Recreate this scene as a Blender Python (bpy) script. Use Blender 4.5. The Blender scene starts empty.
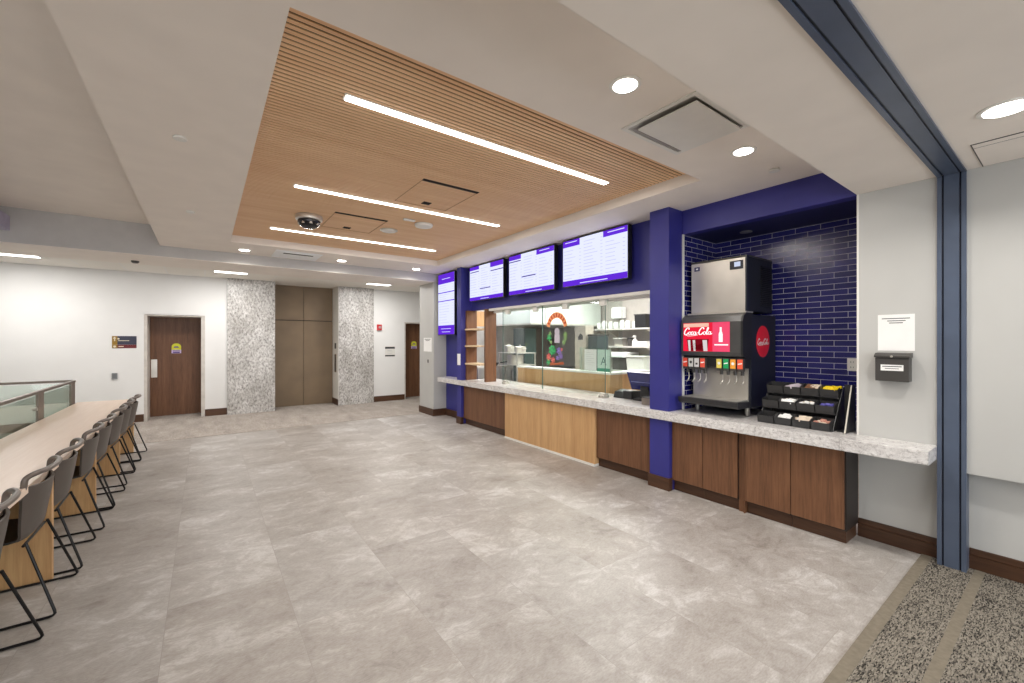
import bpy, bmesh, math, random
from mathutils import Vector, Matrix
random.seed(7)
SC = bpy.context.scene
COL = SC.collection
PI = math.pi

# ------------------------------------------------------------------ helpers
def lin(c):
    out = []
    for v in c[:3]:
        v = v / 255.0
        out.append(v / 12.92 if v <= 0.04045 else ((v + 0.055) / 1.055) ** 2.4)
    return (*out, 1.0)

class NT:
    """thin wrapper on a node tree"""
    def __init__(self, name):
        self.m = bpy.data.materials.new(name)
        self.m.use_nodes = True
        self.t = self.m.node_tree
        self.b = self.t.nodes['Principled BSDF']
        self.out = self.t.nodes['Material Output']
    def n(self, kind, **kw):
        nd = self.t.nodes.new(kind)
        for k, v in kw.items():
            if k in nd.inputs:
                nd.inputs[k].default_value = v
            else:
                setattr(nd, k, v)
        return nd
    def l(self, a, b):
        self.t.links.new(a, b)
    def coord(self, scale=(1, 1, 1), rot=(0, 0, 0), loc=(0, 0, 0)):
        tc = self.n('ShaderNodeTexCoord')
        mp = self.n('ShaderNodeMapping')
        mp.inputs['Scale'].default_value = scale
        mp.inputs['Rotation'].default_value = rot
        mp.inputs['Location'].default_value = loc
        self.l(tc.outputs['Object'], mp.inputs['Vector'])
        return mp.outputs['Vector']
    def ramp(self, fac, stops):
        r = self.n('ShaderNodeValToRGB')
        els = r.color_ramp.elements
        while len(els) < len(stops):
            els.new(0.5)
        for e, (p, c) in zip(els, stops):
            e.position = p
            e.color = lin(c)
        self.l(fac, r.inputs['Fac'])
        return r.outputs['Color']
    def noise(self, vec, scale, detail=3, rough=0.55):
        n = self.n('ShaderNodeTexNoise')
        n.inputs['Scale'].default_value = scale
        n.inputs['Detail'].default_value = detail
        n.inputs['Roughness'].default_value = rough
        self.l(vec, n.inputs['Vector'])
        return n.outputs['Fac']
    def bump(self, h, strength=0.1, dist=0.01):
        b = self.n('ShaderNodeBump')
        b.inputs['Strength'].default_value = strength
        b.inputs['Distance'].default_value = dist
        self.l(h, b.inputs['Height'])
        self.l(b.outputs['Normal'], self.b.inputs['Normal'])
    def mix(self, fac, a, b, mode='MIX'):
        m = self.n('ShaderNodeMix', data_type='RGBA', blend_type=mode)
        for s, v in ((m.inputs[0], fac), (m.inputs[6], a), (m.inputs[7], b)):
            if isinstance(v, (int, float, tuple)):
                s.default_value = v
            else:
                self.l(v, s)
        return m.outputs[2]
    def set(self, rough=0.5, metal=0.0, spec=0.5):
        self.b.inputs['Roughness'].default_value = rough
        self.b.inputs['Metallic'].default_value = metal
        self.b.inputs['Specular IOR Level'].default_value = spec
        return self

MATS = {}
def paint(name, c, rough=0.5, metal=0.0, spec=0.5, var=0.04, scale=8, bump=0.0):
    """paint, plastic, metal: one colour with a faint procedural mottling"""
    if name in MATS:
        return MATS[name]
    t = NT(name).set(rough, metal, spec)
    f = t.noise(t.coord(), scale, 2)
    lo = tuple(max(0, v * (1 - var)) for v in c)
    hi = tuple(min(255, v * (1 + var)) for v in c)
    t.l(t.ramp(f, [(0.3, lo), (0.7, hi)]), t.b.inputs['Base Color'])
    if bump:
        t.bump(t.noise(t.coord(), scale * 30, 2), bump, 0.004)
    MATS[name] = t.m
    return t.m

def glow(name, c, strength):
    if name in MATS:
        return MATS[name]
    t = NT(name)
    e = t.n('ShaderNodeEmission')
    e.inputs['Color'].default_value = lin(c)
    e.inputs['Strength'].default_value = strength
    t.l(e.outputs[0], t.out.inputs['Surface'])
    MATS[name] = t.m
    return t.m

def wood(name, a, b, axis='Z', rough=0.45, fine=90, spec=0.4):
    """straight grained veneer; grain runs along AXIS"""
    if name in MATS:
        return MATS[name]
    t = NT(name).set(rough, 0, spec)
    s = {'X': (0.05, 1, 1), 'Y': (1, 0.05, 1), 'Z': (1, 1, 0.05)}[axis]
    v = t.coord(s)
    f1 = t.noise(v, fine, 4, 0.6)
    f2 = t.noise(v, fine * 0.15, 3, 0.5)
    mx = t.n('ShaderNodeMath', operation='ADD')
    t.l(f1, mx.inputs[0]); t.l(f2, mx.inputs[1])
    hf = t.n('ShaderNodeMath', operation='MULTIPLY')
    hf.inputs[1].default_value = 0.5
    t.l(mx.outputs[0], hf.inputs[0])
    t.l(t.ramp(hf.outputs[0], [(0.33, a), (0.66, b)]), t.b.inputs['Base Color'])
    MATS[name] = t.m
    return t.m

def glass(name, tint, gloss=0.08):
    t = NT(name)
    tr = t.n('ShaderNodeBsdfTransparent'); tr.inputs['Color'].default_value = lin(tint)
    gl = t.n('ShaderNodeBsdfGlossy'); gl.inputs['Roughness'].default_value = 0.03
    lw = t.n('ShaderNodeLayerWeight'); lw.inputs['Blend'].default_value = 0.15
    mu = t.n('ShaderNodeMath', operation='MULTIPLY_ADD')
    mu.inputs[1].default_value = 0.5; mu.inputs[2].default_value = gloss * 0.5
    t.l(lw.outputs['Fresnel'], mu.inputs[0])
    mx = t.n('ShaderNodeMixShader')
    t.l(mu.outputs[0], mx.inputs[0]); t.l(tr.outputs[0], mx.inputs[1]); t.l(gl.outputs[0], mx.inputs[2])
    t.l(mx.outputs[0], t.out.inputs['Surface'])
    return t.m

class B:
    """a bmesh that collects shapes given in world coordinates"""
    def __init__(self):
        self.bm = bmesh.new()
    def box(self, x0, x1, y0, y1, z0, z1, bev=0.0, mtx=None):
        x0, x1 = min(x0, x1), max(x0, x1); y0, y1 = min(y0, y1), max(y0, y1); z0, z1 = min(z0, z1), max(z0, z1)
        m = Matrix.Translation(((x0+x1)/2, (y0+y1)/2, (z0+z1)/2)) @ Matrix.Diagonal((x1-x0, y1-y0, z1-z0, 1))
        if mtx is not None:
            m = mtx @ m
        r = bmesh.ops.create_cube(self.bm, size=1, matrix=m)
        if bev > 0:
            es = list({e for v in r['verts'] for e in v.link_edges})
            bmesh.ops.bevel(self.bm, geom=es, offset=bev, segments=2, affect='EDGES', profile=0.6)
        return self
    def poly(self, pts):
        self.bm.faces.new([self.bm.verts.new(p) for p in pts]); return self
    def prism(self, pts, axis, a, b):
        """pts: 2D outline; extruded along axis from a to b"""
        def P(p, t):
            return {'X': (t, p[0], p[1]), 'Y': (p[0], t, p[1]), 'Z': (p[0], p[1], t)}[axis]
        lo = [self.bm.verts.new(P(p, a)) for p in pts]
        hi = [self.bm.verts.new(P(p, b)) for p in pts]
        n = len(pts)
        self.bm.faces.new(lo[::-1]); self.bm.faces.new(hi)
        for i in range(n):
            self.bm.faces.new((lo[i], lo[(i+1) % n], hi[(i+1) % n], hi[i]))
        return self
    def cyl(self, c, r, h, axis='Z', seg=24, r2=None):
        """cylinder from c along +axis by h"""
        rot = {'Z': Matrix.Identity(4), 'X': Matrix.Rotation(PI/2, 4, 'Y'), 'Y': Matrix.Rotation(-PI/2, 4, 'X')}[axis]
        d = {'Z': Vector((0, 0, h/2)), 'X': Vector((h/2, 0, 0)), 'Y': Vector((0, h/2, 0))}[axis]
        bmesh.ops.create_cone(self.bm, cap_ends=True, segments=seg, radius1=r, radius2=r if r2 is None else r2,
                              depth=abs(h), matrix=Matrix.Translation(Vector(c) + d) @ rot)
        return self
    def lathe(self, c, prof, seg=28):
        """prof: [(r, z)] around a vertical axis through c"""
        rings = []
        for r, z in prof:
            rings.append([self.bm.verts.new((c[0] + r*math.cos(2*PI*k/seg), c[1] + r*math.sin(2*PI*k/seg), c[2] + z)) for k in range(seg)])
        for a, b in zip(rings, rings[1:]):
            for k in range(seg):
                self.bm.faces.new((a[k], a[(k+1) % seg], b[(k+1) % seg], b[k]))
        self.bm.faces.new(rings[0][::-1]); self.bm.faces.new(rings[-1])
        return self
    def tube(self, pts, r, seg=8, closed=False, sx=1.0):
        pts = [Vector(p) for p in pts]
        n = len(pts); rings = []
        up = Vector((0, 0, 1))
        prev = None
        for i, p in enumerate(pts):
            a = pts[(i-1) % n] if (closed or i > 0) else pts[i]
            b = pts[(i+1) % n] if (closed or i < n-1) else pts[i]
            d = (b - a).normalized()
            if prev is None:
                ref = up if abs(d.z) < 0.9 else Vector((1, 0, 0))
                s = d.cross(ref).normalized()
            else:
                s = (prev - d * prev.dot(d))
                s = s.normalized() if s.length > 1e-6 else d.cross(up).normalized()
            prev = s
            t = d.cross(s).normalized()
            rings.append([self.bm.verts.new(p + (s*math.cos(2*PI*k/seg)*sx + t*math.sin(2*PI*k/seg)) * r) for k in range(seg)])
        m = n if closed else n - 1
        for i in range(m):
            a, b = rings[i], rings[(i+1) % n]
            for k in range(seg):
                self.bm.faces.new((a[k], a[(k+1) % seg], b[(k+1) % seg], b[k]))
        if not closed:
            self.bm.faces.new(rings[0][::-1]); self.bm.faces.new(rings[-1])
        return self

class Fr:
    """a flat frame for marks on a surface: origin, right, up, out"""
    def __init__(self, o, u, v):
        self.o, self.u, self.v = Vector(o), Vector(u).normalized(), Vector(v).normalized()
        self.n = self.u.cross(self.v)
    def p(self, a, b, off=0.0):
        return self.o + self.u*a + self.v*b + self.n*off

def right_wall(x, y, z):   # surface that faces -X; reading direction is -Y
    return Fr((x, y, z), (0, -1, 0), (0, 0, 1))
def back_wall(x, y, z):    # surface that faces -Y; reading direction is +X
    return Fr((x, y, z), (1, 0, 0), (0, 0, 1))

def slab(b, f, a0, b0, a1, b1, h=0.001, base=0.0):
    """thin plate on frame f, from base to base+h out of the surface"""
    lo = [b.bm.verts.new(f.p(*q, base)) for q in ((a0, b0), (a1, b0), (a1, b1), (a0, b1))]
    hi = [b.bm.verts.new(f.p(*q, base + h)) for q in ((a0, b0), (a1, b0), (a1, b1), (a0, b1))]
    b.bm.faces.new(lo[::-1]); b.bm.faces.new(hi)
    for i in range(4):
        b.bm.faces.new((lo[i], lo[(i+1) % 4], hi[(i+1) % 4], hi[i]))
    return b
def outline(b, f, pts, h=0.001, base=0.0):
    lo = [b.bm.verts.new(f.p(*q, base)) for q in pts]
    hi = [b.bm.verts.new(f.p(*q, base + h)) for q in pts]
    n = len(pts)
    b.bm.faces.new(lo[::-1]); b.bm.faces.new(hi)
    for i in range(n):
        b.bm.faces.new((lo[i], lo[(i+1) % n], hi[(i+1) % n], hi[i]))
    return b
def disc(b, f, a, c, r, h=0.001, base=0.0, seg=32, ry=None):
    ry = r if ry is None else ry
    return outline(b, f, [(a + r*math.cos(2*PI*k/seg), c + ry*math.sin(2*PI*k/seg)) for k in range(seg)], h, base)
def smooth(pts, k=6):
    out = []
    n = len(pts)
    for i in range(n-1):
        p0, p1, p2, p3 = pts[max(0, i-1)], pts[i], pts[i+1], pts[min(n-1, i+2)]
        for s in range(k):
            t = s / k
            out.append(tuple(0.5*((2*b_) + (-a_+c_)*t + (2*a_-5*b_+4*c_-d_)*t*t + (-a_+3*b_-3*c_+d_)*t**3)
                             for a_, b_, c_, d_ in zip(p0, p1, p2, p3)))
    out.append(tuple(pts[-1]))
    return out
def stroke(b, f, pts, w, off):
    pts = smooth(pts)
    L, R = [], []
    for i, p in enumerate(pts):
        a, c = pts[max(0, i-1)], pts[min(len(pts)-1, i+1)]
        dx, dy = c[0]-a[0], c[1]-a[1]
        d = math.hypot(dx, dy) or 1
        # broad-nib pen: downstrokes thick, cross strokes thin
        ww = w * (0.55 + 0.45*abs(dy)/d) / 2
        L.append(b.bm.verts.new(f.p(p[0] - dy/d*ww, p[1] + dx/d*ww, off)))
        R.append(b.bm.verts.new(f.p(p[0] + dy/d*ww, p[1] - dx/d*ww, off)))
    for i in range(len(pts)-1):
        b.bm.faces.new((L[i], R[i], R[i+1], L[i+1]))
def lines(b, f, spec, base=0.0012):
    """spec: (a0, a1, b, height) rows standing for illegible small print"""
    for a0, a1, c, h in spec:
        slab(b, f, a0, c - h/2, a1, c + h/2, 0.0006, base)
    return b
def text(b, f, s, size, a, c, off, align='LEFT'):
    cu = bpy.data.curves.new('lettering', 'FONT')
    cu.body = s; cu.size = size; cu.align_x = align; cu.resolution_u = 2
    ob = bpy.data.objects.new('lettering', cu); COL.objects.link(ob)
    bpy.context.view_layer.update()
    me = bpy.data.meshes.new_from_object(ob.evaluated_get(bpy.context.evaluated_depsgraph_get()))
    bpy.data.objects.remove(ob); bpy.data.curves.remove(cu)
    vs = [b.bm.verts.new(f.p(a + v.co.x, c + v.co.y, off)) for v in me.vertices]
    for p in me.polygons:
        try:
            b.bm.faces.new([vs[i] for i in p.vertices])
        except ValueError:
            pass
    bpy.data.meshes.remove(me)

def obj(name, b, m, parent=None, loc=(0, 0, 0), sm=False, label=None):
    """one mesh object; shapes were collected in world coordinates, LOC is where its origin goes"""
    bm = b.bm if isinstance(b, B) else b
    base = Vector(parent['_at']) if parent is not None else Vector(loc)
    bmesh.ops.translate(bm, verts=bm.verts, vec=-base)
    bmesh.ops.recalc_face_normals(bm, faces=bm.faces)
    me = bpy.data.meshes.new(name)
    bm.to_mesh(me); bm.free()
    me.materials.append(m)
    if sm:
        for p in me.polygons:
            p.use_smooth = True
        try:
            me.set_sharp_from_angle(angle=math.radians(40))
        except Exception:
            pass
    o = bpy.data.objects.new(name, me)
    COL.objects.link(o)
    o['_at'] = tuple(base)
    if parent is None:
        o.location = base
    else:
        o.parent = parent
    if label:
        o['label'] = label
    return o
def tag(o, label, cat, group=None, kind=None):
    o['label'] = label; o['category'] = cat
    if group: o['group'] = group
    if kind: o['kind'] = kind
    return o
def thing(name, label, cat, loc, group=None):
    o = bpy.data.objects.new(name, None)
    COL.objects.link(o)
    o.empty_display_size = 0.05
    o.location = loc; o['_at'] = tuple(loc)
    return tag(o, label, cat, group)
def struct(name, b, m, loc=(0, 0, 0), parent=None):
    o = obj(name, b, m, parent, loc)
    if parent is None:
        o['kind'] = 'structure'
    return o
def dup(root, loc, label=None, group=None, rz=0.0):
    r = root.copy(); COL.objects.link(r); r.location = loc; r['_at'] = tuple(loc)
    r.rotation_euler = (0, 0, rz)
    if label: r['label'] = label
    if group: r['group'] = group
    for ch in list(root.children):
        c = ch.copy(); COL.objects.link(c); c.parent = r
        for g in list(ch.children):
            d = g.copy(); COL.objects.link(d); d.parent = c
    return r
def lamp(name, loc, size, power, color, parent, shape='RECTANGLE', size_y=None, spread=180):
    l = bpy.data.lights.new(name, 'AREA')
    l.shape = shape; l.size = size
    if size_y: l.size_y = size_y
    l.energy = power; l.color = color; l.spread = math.radians(spread)
    o = bpy.data.objects.new(name, l); COL.objects.link(o)
    o.parent = parent
    o.location = Vector(loc) - Vector(parent['_at'])
    return o

# ------------------------------------------------------------------ materials
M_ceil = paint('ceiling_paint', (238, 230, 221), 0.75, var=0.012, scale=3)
M_white = paint('white_wall_paint', (236, 236, 234), 0.7, var=0.01, scale=2)
M_greyw = paint('grey_wall_paint', (186, 186, 183), 0.55, var=0.012, scale=2)
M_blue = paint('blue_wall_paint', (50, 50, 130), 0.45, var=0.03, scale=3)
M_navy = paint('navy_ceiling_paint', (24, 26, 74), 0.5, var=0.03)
M_slate = paint('slate_blue_metal', (86, 97, 117), 0.35, 0.25, var=0.04, scale=5)
M_slated = paint('slate_blue_groove', (24, 30, 46), 0.4, 0.2)
M_walnut = wood('walnut_veneer', (86, 56, 37), (128, 89, 62), 'Z', 0.42)
M_walnuth = wood('walnut_trim', (58, 38, 26), (88, 60, 42), 'Y', 0.4)
M_walnutx = wood('walnut_trim_cross', (66, 44, 30), (96, 66, 46), 'X', 0.4)
M_oak = wood('oak_veneer', (184, 142, 96), (212, 172, 124), 'Z', 0.45)
M_oaktop = wood('pale_oak_top', (232, 208, 188), (244, 224, 206), 'Y', 0.35, 60)
M_slat = wood('oak_slat', (228, 182, 138), (244, 206, 164), 'X', 0.5, 40)
M_black = paint('black_plastic', (26, 26, 28), 0.4)
M_gap = paint('black_felt', (22, 16, 13), 0.9)
M_chair = paint('charcoal_shell', (80, 73, 67), 0.42, var=0.05)
M_rod = paint('black_steel_rod', (20, 20, 22), 0.35, 0.3)
M_rim = paint('graphite_rim', (108, 99, 92), 0.3, 0.2)
M_steel = paint('brushed_steel', (214, 210, 202), 0.34, 0.75, var=0.05, scale=3)
M_steeld = paint('dull_steel', (176, 174, 168), 0.4, 0.6, var=0.05)
M_bronze = paint('bronze_door', (124, 106, 84), 0.42, 0.3, var=0.05, scale=2)
M_bronzed = paint('bronze_seam', (46, 38, 30), 0.5, 0.3)
M_rail = paint('railing_steel', (120, 110, 100), 0.35, 0.7)
M_paper = paint('white_paper', (238, 238, 236), 0.8, var=0.01)
M_ink = paint('black_ink', (50, 50, 52), 0.8)
M_plast = paint('white_plastic', (228, 226, 220), 0.45, var=0.01)
M_dial = paint('dark_grey_plastic', (64, 62, 60), 0.4)
M_red = paint('bright_red', (226, 24, 48), 0.4)
M_purple = glow('screen_purple', (92, 40, 200), 1.15)
M_screen = glow('screen_white', (218, 222, 254), 1.1)
M_scrink = glow('screen_grey_print', (196, 198, 236), 1.0)
M_scrdark = glow('screen_violet_print', (72, 52, 150), 0.8)
M_lit = glow('led_diffuser', (255, 246, 236), 7.0)
M_dlit = glow('downlight_lens', (255, 250, 242), 14.0)
M_trof = glow('troffer_lens', (255, 250, 244), 5.0)
M_glass = glass('clear_glass', (246, 250, 248), 0.08)
M_gglass = glass('green_glass', (247, 253, 250), 0.08)

def floor_tiles():
    t = NT('stone_floor_tile').set(0.4, 0, 0.45)
    v = t.coord((1, 1, 1))
    mp = t.n('ShaderNodeMapping'); mp.inputs['Rotation'].default_value = (0, 0, PI/2); mp.inputs['Location'].default_value = (-1.92, 0.42, 0)
    tc = t.n('ShaderNodeTexCoord'); sw = t.n('ShaderNodeSeparateXYZ'); cb = t.n('ShaderNodeCombineXYZ')
    t.l(tc.outputs['Object'], sw.inputs[0])
    # long side of each tile lies along Y
    ay = t.n('ShaderNodeMath', operation='ADD'); ay.inputs[1].default_value = 9.48
    ax = t.n('ShaderNodeMath', operation='ADD'); ax.inputs[1].default_value = 6.23
    t.l(sw.outputs['Y'], ay.inputs[0]); t.l(sw.outputs['X'], ax.inputs[0])
    t.l(ay.outputs[0], cb.inputs[0]); t.l(ax.outputs[0], cb.inputs[1])
    br = t.n('ShaderNodeTexBrick')
    br.offset = 0.5; br.offset_frequency = 2
    for k, val in (('Scale', 1.0), ('Brick Width', 1.21), ('Row Height', 0.605), ('Mortar Size', 0.0016), ('Mortar Smooth', 0.3), ('Bias', 0.0)):
        br.inputs[k].default_value = val
    br.inputs['Color1'].default_value = (0.0, 0.0, 0.0, 1); br.inputs['Color2'].default_value = (1, 1, 1, 1); br.inputs['Mortar'].default_value = (0.5, 0.5, 0.5, 1)
    t.l(cb.outputs[0], br.inputs['Vector'])
    # each tile shifts its own cloud pattern
    off = t.n('ShaderNodeVectorMath', operation='MULTIPLY'); off.inputs[1].default_value = (7.3, 3.1, 5.7)
    t.l(br.outputs['Color'], off.inputs[0])
    sc = t.coord((0.8, 1.15, 1), (0, 0, 0.5))
    ad = t.n('ShaderNodeVectorMath', operation='ADD')
    t.l(sc, ad.inputs[0]); t.l(off.outputs[0], ad.inputs[1])
    wn = t.n('ShaderNodeTexNoise'); wn.inputs['Scale'].default_value = 3.0; wn.inputs['Detail'].default_value = 4
    t.l(ad.outputs[0], wn.inputs['Vector'])
    wm = t.n('ShaderNodeVectorMath', operation='MULTIPLY_ADD'); wm.inputs[1].default_value = (0.35, 0.35, 0)
    t.l(wn.outputs['Color'], wm.inputs[0]); t.l(ad.outputs[0], wm.inputs[2])
    big = t.noise(wm.outputs[0], 2.0, 7, 0.62)
    fine = t.noise(wm.outputs[0], 13, 8, 0.75)
    m1 = t.n('ShaderNodeMath', operation='MULTIPLY_ADD'); m1.inputs[1].default_value = 0.45
    t.l(fine, m1.inputs[0])
    m0 = t.n('ShaderNodeMath', operation='MULTIPLY'); m0.inputs[1].default_value = 0.55
    t.l(big, m0.inputs[0]); t.l(m0.outputs[0], m1.inputs[2])
    col = t.ramp(m1.outputs[0], [(0.33, (136, 129, 123)), (0.43, (162, 157, 152)), (0.53, (177, 173, 169)), (0.62, (204, 203, 201))])
    scr = t.noise(t.coord((1, 3.5, 1), (0, 0, 0.35)), 38, 4, 0.7)
    col = t.mix(0.55, col, t.ramp(scr, [(0.3, (205, 200, 196)), (0.6, (255, 255, 255))]), 'MULTIPLY')
    tint = t.ramp(br.outputs['Color'], [(0.0, (244, 241, 238)), (1.0, (255, 255, 255))])
    col = t.mix(1.0, col, tint, 'MULTIPLY')
    grout = t.mix(br.outputs['Fac'], col, lin((150, 144, 138)))
    t.l(grout, t.b.inputs['Base Color'])
    rr = t.n('ShaderNodeMapRange'); rr.inputs['To Min'].default_value = 0.34; rr.inputs['To Max'].default_value = 0.52
    t.l(fine, rr.inputs['Value']); t.l(rr.outputs[0], t.b.inputs['Roughness'])
    t.bump(fine, 0.05, 0.003)
    return t.m
M_tile = floor_tiles()

def carpet_back():
    t = NT('grey_carpet').set(0.95, 0, 0.1)
    f = t.noise(t.coord((1, 1, 1)), 60, 3, 0.7)
    g = t.noise(t.coord((1, 0.35, 1)), 5, 4)
    c1 = t.ramp(f, [(0.35, (142, 133, 125)), (0.65, (196, 188, 180))])
    c2 = t.ramp(g, [(0.3, (222, 222, 222)), (0.7, (255, 255, 255))])
    t.l(t.mix(1.0, c1, c2, 'MULTIPLY'), t.b.inputs['Base Color'])
    t.bump(f, 0.3, 0.006)
    return t.m
M_carpet = carpet_back()

def carpet_stitch():
    """dark and pale dashes lined up across the pile"""
    t = NT('dashed_carpet').set(0.95, 0, 0.1)
    v = t.coord((62, 210, 1))
    vo = t.n('ShaderNodeTexVoronoi'); vo.inputs['Scale'].default_value = 1.0; vo.inputs['Randomness'].default_value = 0.8
    t.l(v, vo.inputs['Vector'])
    g = t.noise(t.coord((1, 1, 1)), 7, 3)
    sp = t.n('ShaderNodeSeparateColor'); t.l(vo.outputs['Color'], sp.inputs[0])
    ad = t.n('ShaderNodeMath', operation='MULTIPLY_ADD'); ad.inputs[1].default_value = 0.45
    t.l(g, ad.inputs[0])
    sc = t.n('ShaderNodeMath', operation='MULTIPLY'); sc.inputs[1].default_value = 0.75
    t.l(sp.outputs[0], sc.inputs[0]); t.l(sc.outputs[0], ad.inputs[2])
    t.l(t.ramp(ad.outputs[0], [(0.28, (46, 44, 41)), (0.42, (86, 82, 76)), (0.62, (118, 112, 103)), (0.9, (140, 134, 123))]), t.b.inputs['Base Color'])
    t.bump(sp.outputs[0], 0.4, 0.006)
    return t.m
M_dash = carpet_stitch()
M_strip = paint('taupe_carpet_band', (118, 110, 96), 0.9, var=0.06, scale=40)

def granite():
    t = NT('speckled_granite').set(0.22, 0, 0.5)
    f = t.noise(t.coord((1, 0.6, 1), (0.4, 0.5, 0.3)), 55, 6, 0.75)
    g = t.noise(t.coord(), 9, 4, 0.6)
    vo = t.n('ShaderNodeTexVoronoi', feature='DISTANCE_TO_EDGE'); vo.inputs['Scale'].default_value = 14
    nz = t.n('ShaderNodeTexNoise'); nz.inputs['Scale'].default_value = 9
    mm = t.n('ShaderNodeMix', data_type='VECTOR'); mm.inputs[0].default_value = 0.25
    cv = t.coord()
    t.l(cv, nz.inputs['Vector']); t.l(cv, mm.inputs[4]); t.l(nz.outputs['Color'], mm.inputs[5]); t.l(mm.outputs[1], vo.inputs['Vector'])
    base = t.ramp(f, [(0.33, (150, 147, 148)), (0.43, (214, 212, 210)), (0.6, (236, 235, 233))])
    vein = t.ramp(vo.outputs['Distance'], [(0.0, (200, 198, 200)), (0.035, (255, 255, 255))])
    gg = t.ramp(g, [(0.3, (228, 226, 226)), (0.7, (255, 255, 255))])
    t.l(t.mix(1.0, t.mix(0.6, base, vein, 'MULTIPLY'), gg, 'MULTIPLY'), t.b.inputs['Base Color'])
    return t.m
M_gran = granite()

def stone_slab():
    t = NT('grey_stone_cladding').set(0.3, 0, 0.45)
    f = t.noise(t.coord((1.0, 1, 0.6), (0, 0.6, 0)), 27, 7, 0.82)
    g = t.noise(t.coord((1.0, 1, 0.5), (0, 0.7, 0)), 4.5, 5, 0.6)
    a = t.ramp(f, [(0.37, (92, 89, 87)), (0.45, (172, 169, 165)), (0.55, (226, 224, 221))])
    b = t.ramp(g, [(0.35, (212, 210, 207)), (0.6, (255, 255, 255))])
    t.l(t.mix(1.0, a, b, 'MULTIPLY'), t.b.inputs['Base Color'])
    return t.m
M_stone = stone_slab()

def subway(axis):
    """glossy navy bricks with pale joints; axis = horizontal direction of the wall"""
    t = NT('navy_brick_tile').set(0.12, 0, 0.5)
    tc = t.n('ShaderNodeTexCoord'); sw = t.n('ShaderNodeSeparateXYZ'); cb = t.n('ShaderNodeCombineXYZ')
    t.l(tc.outputs['Object'], sw.inputs[0]); t.l(sw.outputs[axis], cb.inputs[0]); t.l(sw.outputs['Z'], cb.inputs[1])
    br = t.n('ShaderNodeTexBrick'); br.offset = 0.5
    for k, val in (('Scale', 1.0), ('Brick Width', 0.222), ('Row Height', 0.0555), ('Mortar Size', 0.0022), ('Mortar Smooth', 0.1), ('Bias', 0.0)):
        br.inputs[k].default_value = val
    br.inputs['Color1'].default_value = lin((24, 26, 92)); br.inputs['Color2'].default_value = lin((40, 40, 118)); br.inputs['Mortar'].default_value = lin((206, 204, 218))
    t.l(cb.outputs[0], br.inputs['Vector']); t.l(br.outputs['Color'], t.b.inputs['Base Color'])
    inv = t.n('ShaderNodeMath', operation='SUBTRACT'); inv.inputs[0].default_value = 1.0
    t.l(br.outputs['Fac'], inv.inputs[1])
    rr = t.n('ShaderNodeMapRange'); rr.inputs['To Min'].default_value = 0.2; rr.inputs['To Max'].default_value = 0.8
    t.l(br.outputs['Fac'], rr.inputs['Value']); t.l(rr.outputs[0], t.b.inputs['Roughness'])
    t.bump(inv.outputs[0], 0.5, 0.003)
    return t.m
M_subY, M_subX = subway('Y'), subway('X')

def act():
    t = NT('acoustic_ceiling_tile').set(0.9, 0, 0.1)
    tc = t.n('ShaderNodeTexCoord')
    br = t.n('ShaderNodeTexBrick'); br.offset = 0.0
    for k, val in (('Scale', 1.0), ('Brick Width', 0.61), ('Row Height', 1.22), ('Mortar Size', 0.012), ('Mortar Smooth', 0.0)):
        br.inputs[k].default_value = val
    br.inputs['Color1'].default_value = lin((238, 234, 226)); br.inputs['Color2'].default_value = lin((241, 237, 230)); br.inputs['Mortar'].default_value = lin((238, 236, 232))
    t.l(tc.outputs['Object'], br.inputs['Vector']); t.l(br.outputs['Color'], t.b.inputs['Base Color'])
    return t.m
M_act = act()

# ------------------------------------------------------------------ the setting
ZC, ZB, ZA = 3.04, 2.785, 2.98          # main ceiling, low ceiling by the carpet, corridor tiles
XW, XL = 4.25, 4.36                      # upper wall face, lower wall face (recessed under the counter)

struct('floor', B().box(-4.6, 4.36, 0.72, 8.72, -0.05, 0), M_tile)
struct('floor_carpet_back', B().box(-4.6, 6.5, 8.72, 12.2, -0.05, 0.004).box(4.36, 6.5, 8.4, 8.72, -0.05, 0.004), M_carpet)
b = B().box(-4.6, 4.36, -4.2, 0.40, -0.05, 0.006).box(-4.6, 4.36, 0.45, 0.66, -0.05, 0.006)
struct('floor_carpet_front', b, M_dash)
b = B().box(-4.6, 4.36, 0.66, 0.72, -0.05, 0.007).box(-4.6, 4.36, 0.40, 0.45, -0.05, 0.007)
struct('floor_strip', b, M_strip)
struct('floor_kitchen', B().box(4.36, 8.0, 1.084, 8.4, -0.05, 0), paint('quarry_floor', (120, 104, 96), 0.6, var=0.1, scale=12))

# main ceiling with the sunken slat bay
HX0, HX1, HY0, HY1 = 0.295, 3.57, 2.02, 7.28
b = B()
b.box(-0.545, HX0, 1.084, 8.19, ZC, 3.36).box(HX1, 4.36, 1.084, 8.19, ZC, 3.36)
b.box(HX0, HX1, 1.084, HY0, ZC, 3.36).box(HX0, HX1, HY1, 8.19, ZC, 3.36)
struct('ceiling', b, M_ceil)
struct('ceiling_upper', B().box(-4.6, -0.545, -4.2, 8.19, 3.335, 3.4), M_ceil)
struct('ceiling_low', B().box(-0.545, 4.36, -4.2, 1.084, ZB, 3.36), M_ceil)
struct('ceiling_bulkhead', B().box(-4.6, 3.95, 8.19, 9.22, 2.88, 3.45), paint('bulkhead_shaded_grey', (194, 191, 188), 0.7, var=0.012))  # greyer than the ceiling: shade on the bulkhead is put into the colour
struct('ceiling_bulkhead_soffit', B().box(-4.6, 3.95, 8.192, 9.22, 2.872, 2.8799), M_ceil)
struct('ceiling_bulkhead_end', B().box(3.951, 4.30, 8.19, 8.232, 2.88, 3.45), MATS['bulkhead_shaded_grey'])
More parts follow.
